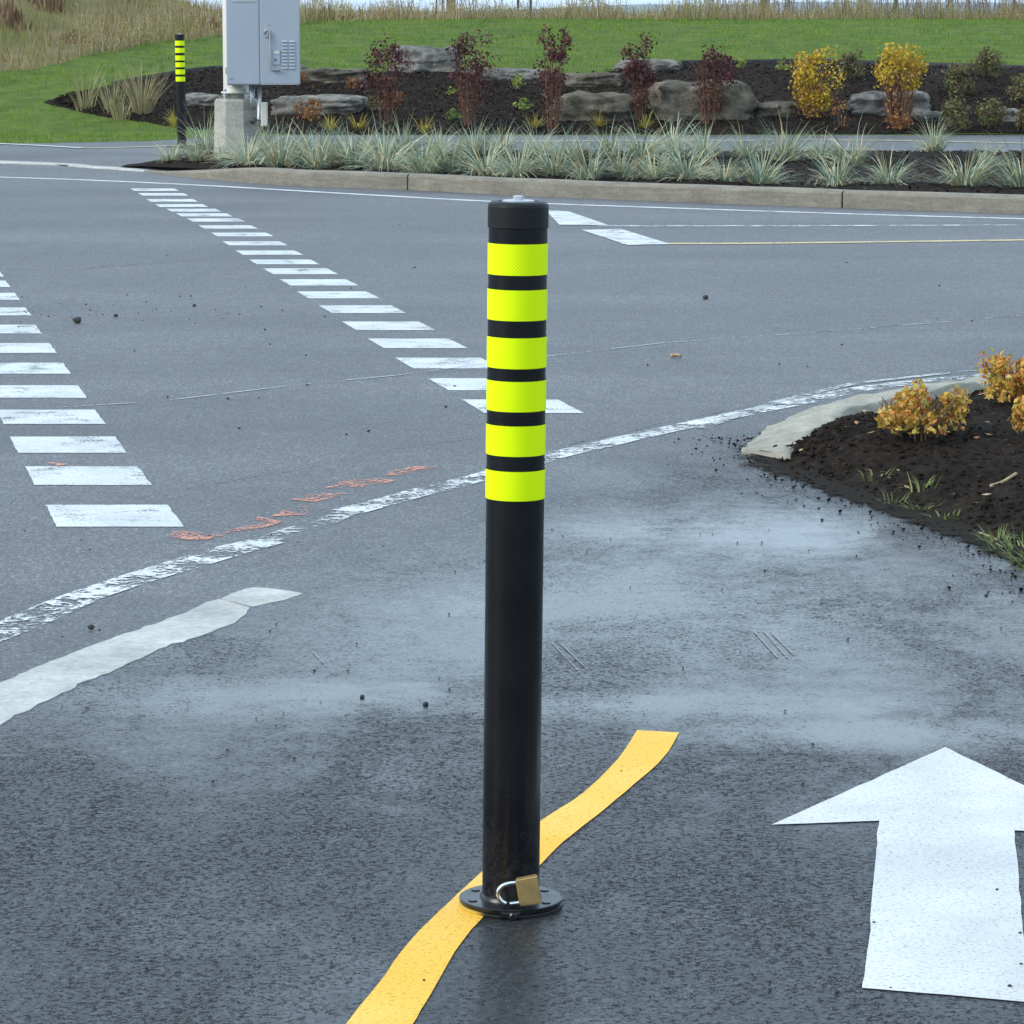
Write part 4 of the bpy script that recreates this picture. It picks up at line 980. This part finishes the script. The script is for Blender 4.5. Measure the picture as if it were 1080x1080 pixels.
H = (.10 + .30*clus)*rng.uniform(.5, 1.15, len(xs)); strip_blades(np.stack([xs, ys, zs], 1), H, rng.uniform(.012, .024, len(xs)), 'meadow_grass', M['meadow'], 'tall dry tan meadow grass on the bank', 'grass', .7)
# crest weeds: stalks with side leaves and seed heads
vv, ff = [], []
for i in range(5200):
    x = random.uniform(-5.5, 10); y = meadow_front(x)+.05+2.8*random.random()**1.3; z = Z(x, y); cl = max(0, .5+.75*mnoise.noise((x*1.3, y*.7, 11))+.35*mnoise.noise((x*4.5, y*2, 4)))
    h = (.04+.46*cl**2)*random.uniform(.35, 1.2)*(1.25 if x < -1.2 else 1)
    if random.random() < .05: h *= 1.7
    lx, ly = random.gauss(0, .22)*h, random.gauss(0, .15)*h; w = random.uniform(.003, .006)
    k_ = len(vv); vv += [(x-w, y, z-.02), (x+w, y, z-.02), (x+lx+w*.4, y+ly, z+h), (x+lx-w*.4, y+ly, z+h)]; ff.append((k_, k_+1, k_+2, k_+3))
    for j in range(random.randint(2, 7)):
        t_ = random.uniform(.2, 1.05); s = random.uniform(.006, .020); c = Vector((x+lx*t_+random.gauss(0, .02), y+ly*t_+random.gauss(0, .02), z+h*t_)); a = random.uniform(0, 6.28)
        d = Vector((math.cos(a), .3*math.sin(a), random.uniform(-.2, 1.4))).normalized()*s; e = Vector((-d.z*.35, .1*s, d.x*.35)); k_ = len(vv)
        vv += [tuple(c-d), tuple(c+e), tuple(c+d), tuple(c-e)]; ff.append((k_, k_+1, k_+2, k_+3))
tag(obj_np('crest_weeds', vv, ff, M['weed']), 'dry weeds and seed heads along the top of the lawn', 'weeds', kind='stuff')
# twiggy bare brush along the crest at right
bm = B()
for i in range(620):
    x = 2.4+7*random.random()**.8; y = 46.6+random.uniform(0, 3); z = Z(x, y); h = random.uniform(.2, .5+.4*max(0, .5+mnoise.noise((x*1.4, 3, 3)))); lx = random.gauss(0, .16)*h; r_ = random.uniform(.003, .007)
    m_ = Vector((x+lx*.5, y, z+h*.5)); tube(bm, [(x, y, z-.03), m_, (x+lx, y, z+h)], [r_, r_*.8, r_*.4], 4, False)
    for j in range(4):
        t_ = random.uniform(.3, .9); q = Vector((x+lx*t_, y, z+h*t_)); a = random.choice((-1, 1)); tube(bm, [q, q+Vector((a*random.uniform(.05, .18)*h, random.gauss(0, .05), random.uniform(.1, .28)*h))], [r_*.6, r_*.25], 3, False)
tag(obj('brushwood', bm, M['brush']), 'grey-brown leafless brush along the crest at right', 'brush', kind='stuff')
# darker dock stands in the meadow at left
for u, v, wpx, n, lab in ((8, 34, 34, 130, 'rust-brown stand of dock at the upper left edge'), (52, 14, 30, 110, 'brown dock stand at the top, second from left'), (78, 47, 26, 110, 'low brown thicket in the middle of the dry bank'), (222, 33, 24, 150, 'brown thicket just left of the pole on the bank'), (342, 22, 46, 160, 'low dark thicket on the crest right of the cabinet')):
    g = T(u, v); w = wpx/FPX*g.y/2; vv, ff = [], []
    for i in range(n):
        a = random.uniform(0, 6.28); r = w*1.3*random.random(); x, y = r*math.cos(a), r*math.sin(a)*1.2; h = (.42 if v < 40 and u < 100 else .18)*random.uniform(.3, 1.15)*(1.1-.5*r/w); k_ = len(vv); ll = random.gauss(0, .05)
        z_ = Z(g.x+x, g.y+y)-g.z
        vv += [(x-.008, y, z_-.02), (x+.008, y, z_-.02), (x+ll+.014, y, z_+h*.7), (x+ll, y, z_+h), (x+ll-.014, y, z_+h*.7)][:5]; ff.append((k_, k_+1, k_+2, k_+4)); ff.append((k_+4, k_+2, k_+3, k_+3))
    ff = [f if f[2] != f[3] else (f[0], f[1], f[2], f[2]) for f in ff]
    tri = [];
    for f in ff:
        if f[2] == f[3]: tri.append((f[0], f[1], f[2]))
        else: tri += [(f[0], f[1], f[2]), (f[0], f[2], f[3])]
    tag(obj_np('dock_stand', vv, tri, M['dock'], loc=(g.x, g.y, g.z)), lab, 'weeds', 'brown weed stands on the bank')

# ---- bare young trees and posts on the crest
def bare_tree(u, y, r, h, m, lab, nb=14):
    x = (u-540)/FPX*y*1.012; z = Z(x, y); t = thing('bare_tree', lab, 'tree', (x, y, z), group='bare trunks on the crest')
    ph = random.uniform(0, 6)
    pts = [(random.gauss(0, .012)*i, random.gauss(0, .012)*i, -.1+h*i/7) for i in range(8)]
    bm = B(); tube(bm, pts, [r*(1.25 if i == 0 else 1-.1*i) for i in range(8)], 10); obj('trunk', bm, M[m], t, True)
    bm = B()
    for i in range(nb):
        q = Vector(pts[random.randint(2, 7)]); a = random.uniform(0, 6.28); L = random.uniform(.3, .9)*h*.3; d = Vector((math.cos(a), math.sin(a), random.uniform(.5, 1.2))).normalized()
        mid = q+d*L*.5+Vector((0, 0, .02)); e = q+d*L+Vector((0, 0, .1*L)); tube(bm, [q, mid, e], [r*.3, r*.2, r*.07], 5)
        for _ in range(3):
            d2 = (d+Vector((random.gauss(0, .6), random.gauss(0, .6), random.gauss(.2, .4)))).normalized(); tube(bm, [mid, mid+d2*L*.5], [r*.13, r*.04], 4)
    obj('branches', bm, M[m], t)
bare_tree(477, 49, .075, 3.2, 'trunk', 'brown bare trunk on the crest above the second red shrub')
bare_tree(799, 49.5, .085, 3.4, 'trunk', 'brown bare trunk on the crest left of the golden yellow shrub')
bare_tree(901, 50, .085, 3.6, 'trunk_pale', 'pale bare trunk on the crest between the two yellow shrubs')
bare_tree(936, 49.6, .035, 2.6, 'trunk', 'thin dark leaning trunk right of the pale trunk')
bare_tree(992, 50, .045, 3.0, 'trunk_pale', 'thin pale sapling on the crest above the brown bushes')
bare_tree(1056, 49, .03, 2.2, 'trunk', 'thin sapling on the crest near the right picture edge', 22)
for u, r, lab in ((462, .012, 'thin dark post left of the brown trunk on the crest'), (468.5, .014, 'thin dark post close beside the brown trunk'), (546, .020, 'dark post on the crest, left one of a pair'), (559, .018, 'dark post on the crest, right one of a pair'), (825, .014, 'thin dark post right of the second brown trunk'), (66, .02, 'blue-grey post on the dry bank at upper left')):
    y = 49.2 if u > 100 else 46; x = (u-540)/FPX*y*1.012
    bm = B(); tube(bm, [(0, 0, -.1), (.01, 0, 1.0), (.015, 0, 1.9)], [r, r, r*.9], 8); box(bm, (.015, 0, 1.91), (r*2.4, r*2.4, .03), .003)
    tag(obj('fence_post', bm, M['iron_post'], loc=(x, y, Z(x, y))), lab, 'post', 'thin posts on the crest')

# ================================================================== GRIT AND STONES ON THE ASPHALT
def stone_bm(r, seed, sub=2):
    bm = B(); bmesh.ops.create_icosphere(bm, subdivisions=sub, radius=r)
    for v in bm.verts: v.co *= 1+.35*mnoise.noise(v.co.normalized()*1.6+Vector((seed, 0, 0))); v.co.z *= .7
    return bm
for i, (u, v, r, lab) in enumerate(((82, 341, .020, 'dark stone lying on the road between the two crossing rows'), (744, 316, .015, 'reddish dark stone on the road right of the bollard'), (449, 746, .006, 'dark pebble on the wet path left of the bollard'), (122, 335, .011, 'smaller dark stone right of the largest road stone'), (96, 665, .008, 'dark pebble on the asphalt above the concrete strip'),
                                     (205, 324, .009, 'dark stone on the road nearest the long crossing row'), (382, 738, .005, 'flat brown crumb on the wet path left of the bollard'))):
    g = G(u, v); tag(obj('stone', stone_bm(r, i*3.1), M['pebble'], loc=(g.x, g.y, r*.5+.004), smooth=True), lab, 'stone', 'loose stones on the asphalt')
vv, ff = [], []
def grit(p, r):
    k_ = len(vv); a = random.uniform(0, 6.28); hh = random.uniform(.5, .9)*r
    for i in range(4): q_ = r*random.uniform(.6, 1.1); vv.append((p.x+q_*math.cos(a+1.57*i), p.y+q_*math.sin(a+1.57*i), p.z+r*random.uniform(.1, .4)))
    vv.append((p.x+random.gauss(0, .3)*r, p.y+random.gauss(0, .3)*r, p.z+hh)); vv.append((p.x, p.y, p.z-r*.5))
    for i in range(4): ff.extend([(k_+i, k_+(i+1) % 4, k_+4), (k_+(i+1) % 4, k_+i, k_+5)])
for i in range(90):
    u = random.gauss(90, 120); v = 330 + random.gauss(0, 9); g = G(u, v); g.z = .002; grit(g, .002+.006*random.random()**2)
for i in range(45):
    g = G(random.uniform(-50, 1100), random.uniform(230, 480)); g.z = .002; grit(g, random.uniform(.003, .008))
for i in range(110):
    g = G(random.uniform(-20, 1100), 560+500*random.random()**1.5); g.z = .006; grit(g, random.uniform(.002, .0045))
for i in range(900):
    q = pick(FR2, random.random()); g = Vector(q)+Vector((random.gauss(0, .12), -abs(random.gauss(0, .10)), 0)); g.z = .005; grit(g, .0015+.005*random.random()**3)
tag(obj_np('road_grit', vv, ff, M['pebble']), 'small dark grit scattered over the asphalt', 'grit', kind='stuff')

# clods on the corner bed, bark chips on the two mulched beds
vv, ff = [], []
for i in range(5200):
    s_, t_, q = random.choice(soil_pts)
    grit(Vector((q[0]+random.gauss(0, .006), q[1]+random.gauss(0, .006), q[2]-.001)), .003+.011*random.random()**3)
for i in range(1500):
    q = pick(FR2, random.random()); q2 = Vector(q)+Vector((random.gauss(0, .1), random.gauss(-.01, .05), 0)); q2.z = .007; grit(q2, .002+.007*random.random()**3)
tag(obj_np('soil_clods', vv, ff, M['soil']), 'crumbly dark clods covering the corner bed', 'soil', kind='stuff')
vv, ff = [], []
def chip(x, y, z, L):
    k_ = len(vv); a = random.uniform(0, 6.28); d = Vector((math.cos(a), math.sin(a), random.gauss(.1, .35)))*L; e = Vector((-math.sin(a), math.cos(a), random.gauss(0, .5)))*L*random.uniform(.2, .45); c = Vector((x, y, z+.006))
    for q in (c-d-e, c+d-e*.7, c+d*.9+e, c-d*.8+e): vv.append(tuple(q))
    ff.append((k_, k_+1, k_+2, k_+3))
for i in range(26000):
    x = random.uniform(-5, 9); y = random.uniform(bed_front(x)+.03, bed_back(x)-.03); chip(x, y, Z(x, y)+.045+.02*mnoise.noise((x*6, y*6, 1.3)), random.uniform(.008, .024))
for i in range(9000):
    x = random.uniform(-3, 6.5); y = random.uniform(front_edge(x)+.26, verge_back(x)-.05); chip(x, y, verge_z(x, y)+.004, random.uniform(.007, .022))
tag(obj_np('bark_chips', vv, ff, M['chips']), 'dark bark chips strewn over the mulched beds', 'mulch', kind='stuff')

# ---- thin autumn air between here and the hills
bm = B(); box(bm, (0, 2600, -2.0), (12000, 6000, 24.6))
hz = bpy.data.materials.new('haze'); hz.use_nodes = True; hz.node_tree.nodes.clear()
ho = hz.node_tree.nodes.new('ShaderNodeOutputMaterial'); pv = hz.node_tree.nodes.new('ShaderNodeVolumePrincipled')
pv.inputs['Color'].default_value = (.80, .88, 1, 1); pv.inputs['Density'].default_value = .00022
hz.node_tree.links.new(pv.outputs[0], ho.inputs['Volume'])
tag(obj('haze', bm, hz), 'thin blue haze over the distance', 'haze', kind='stuff')
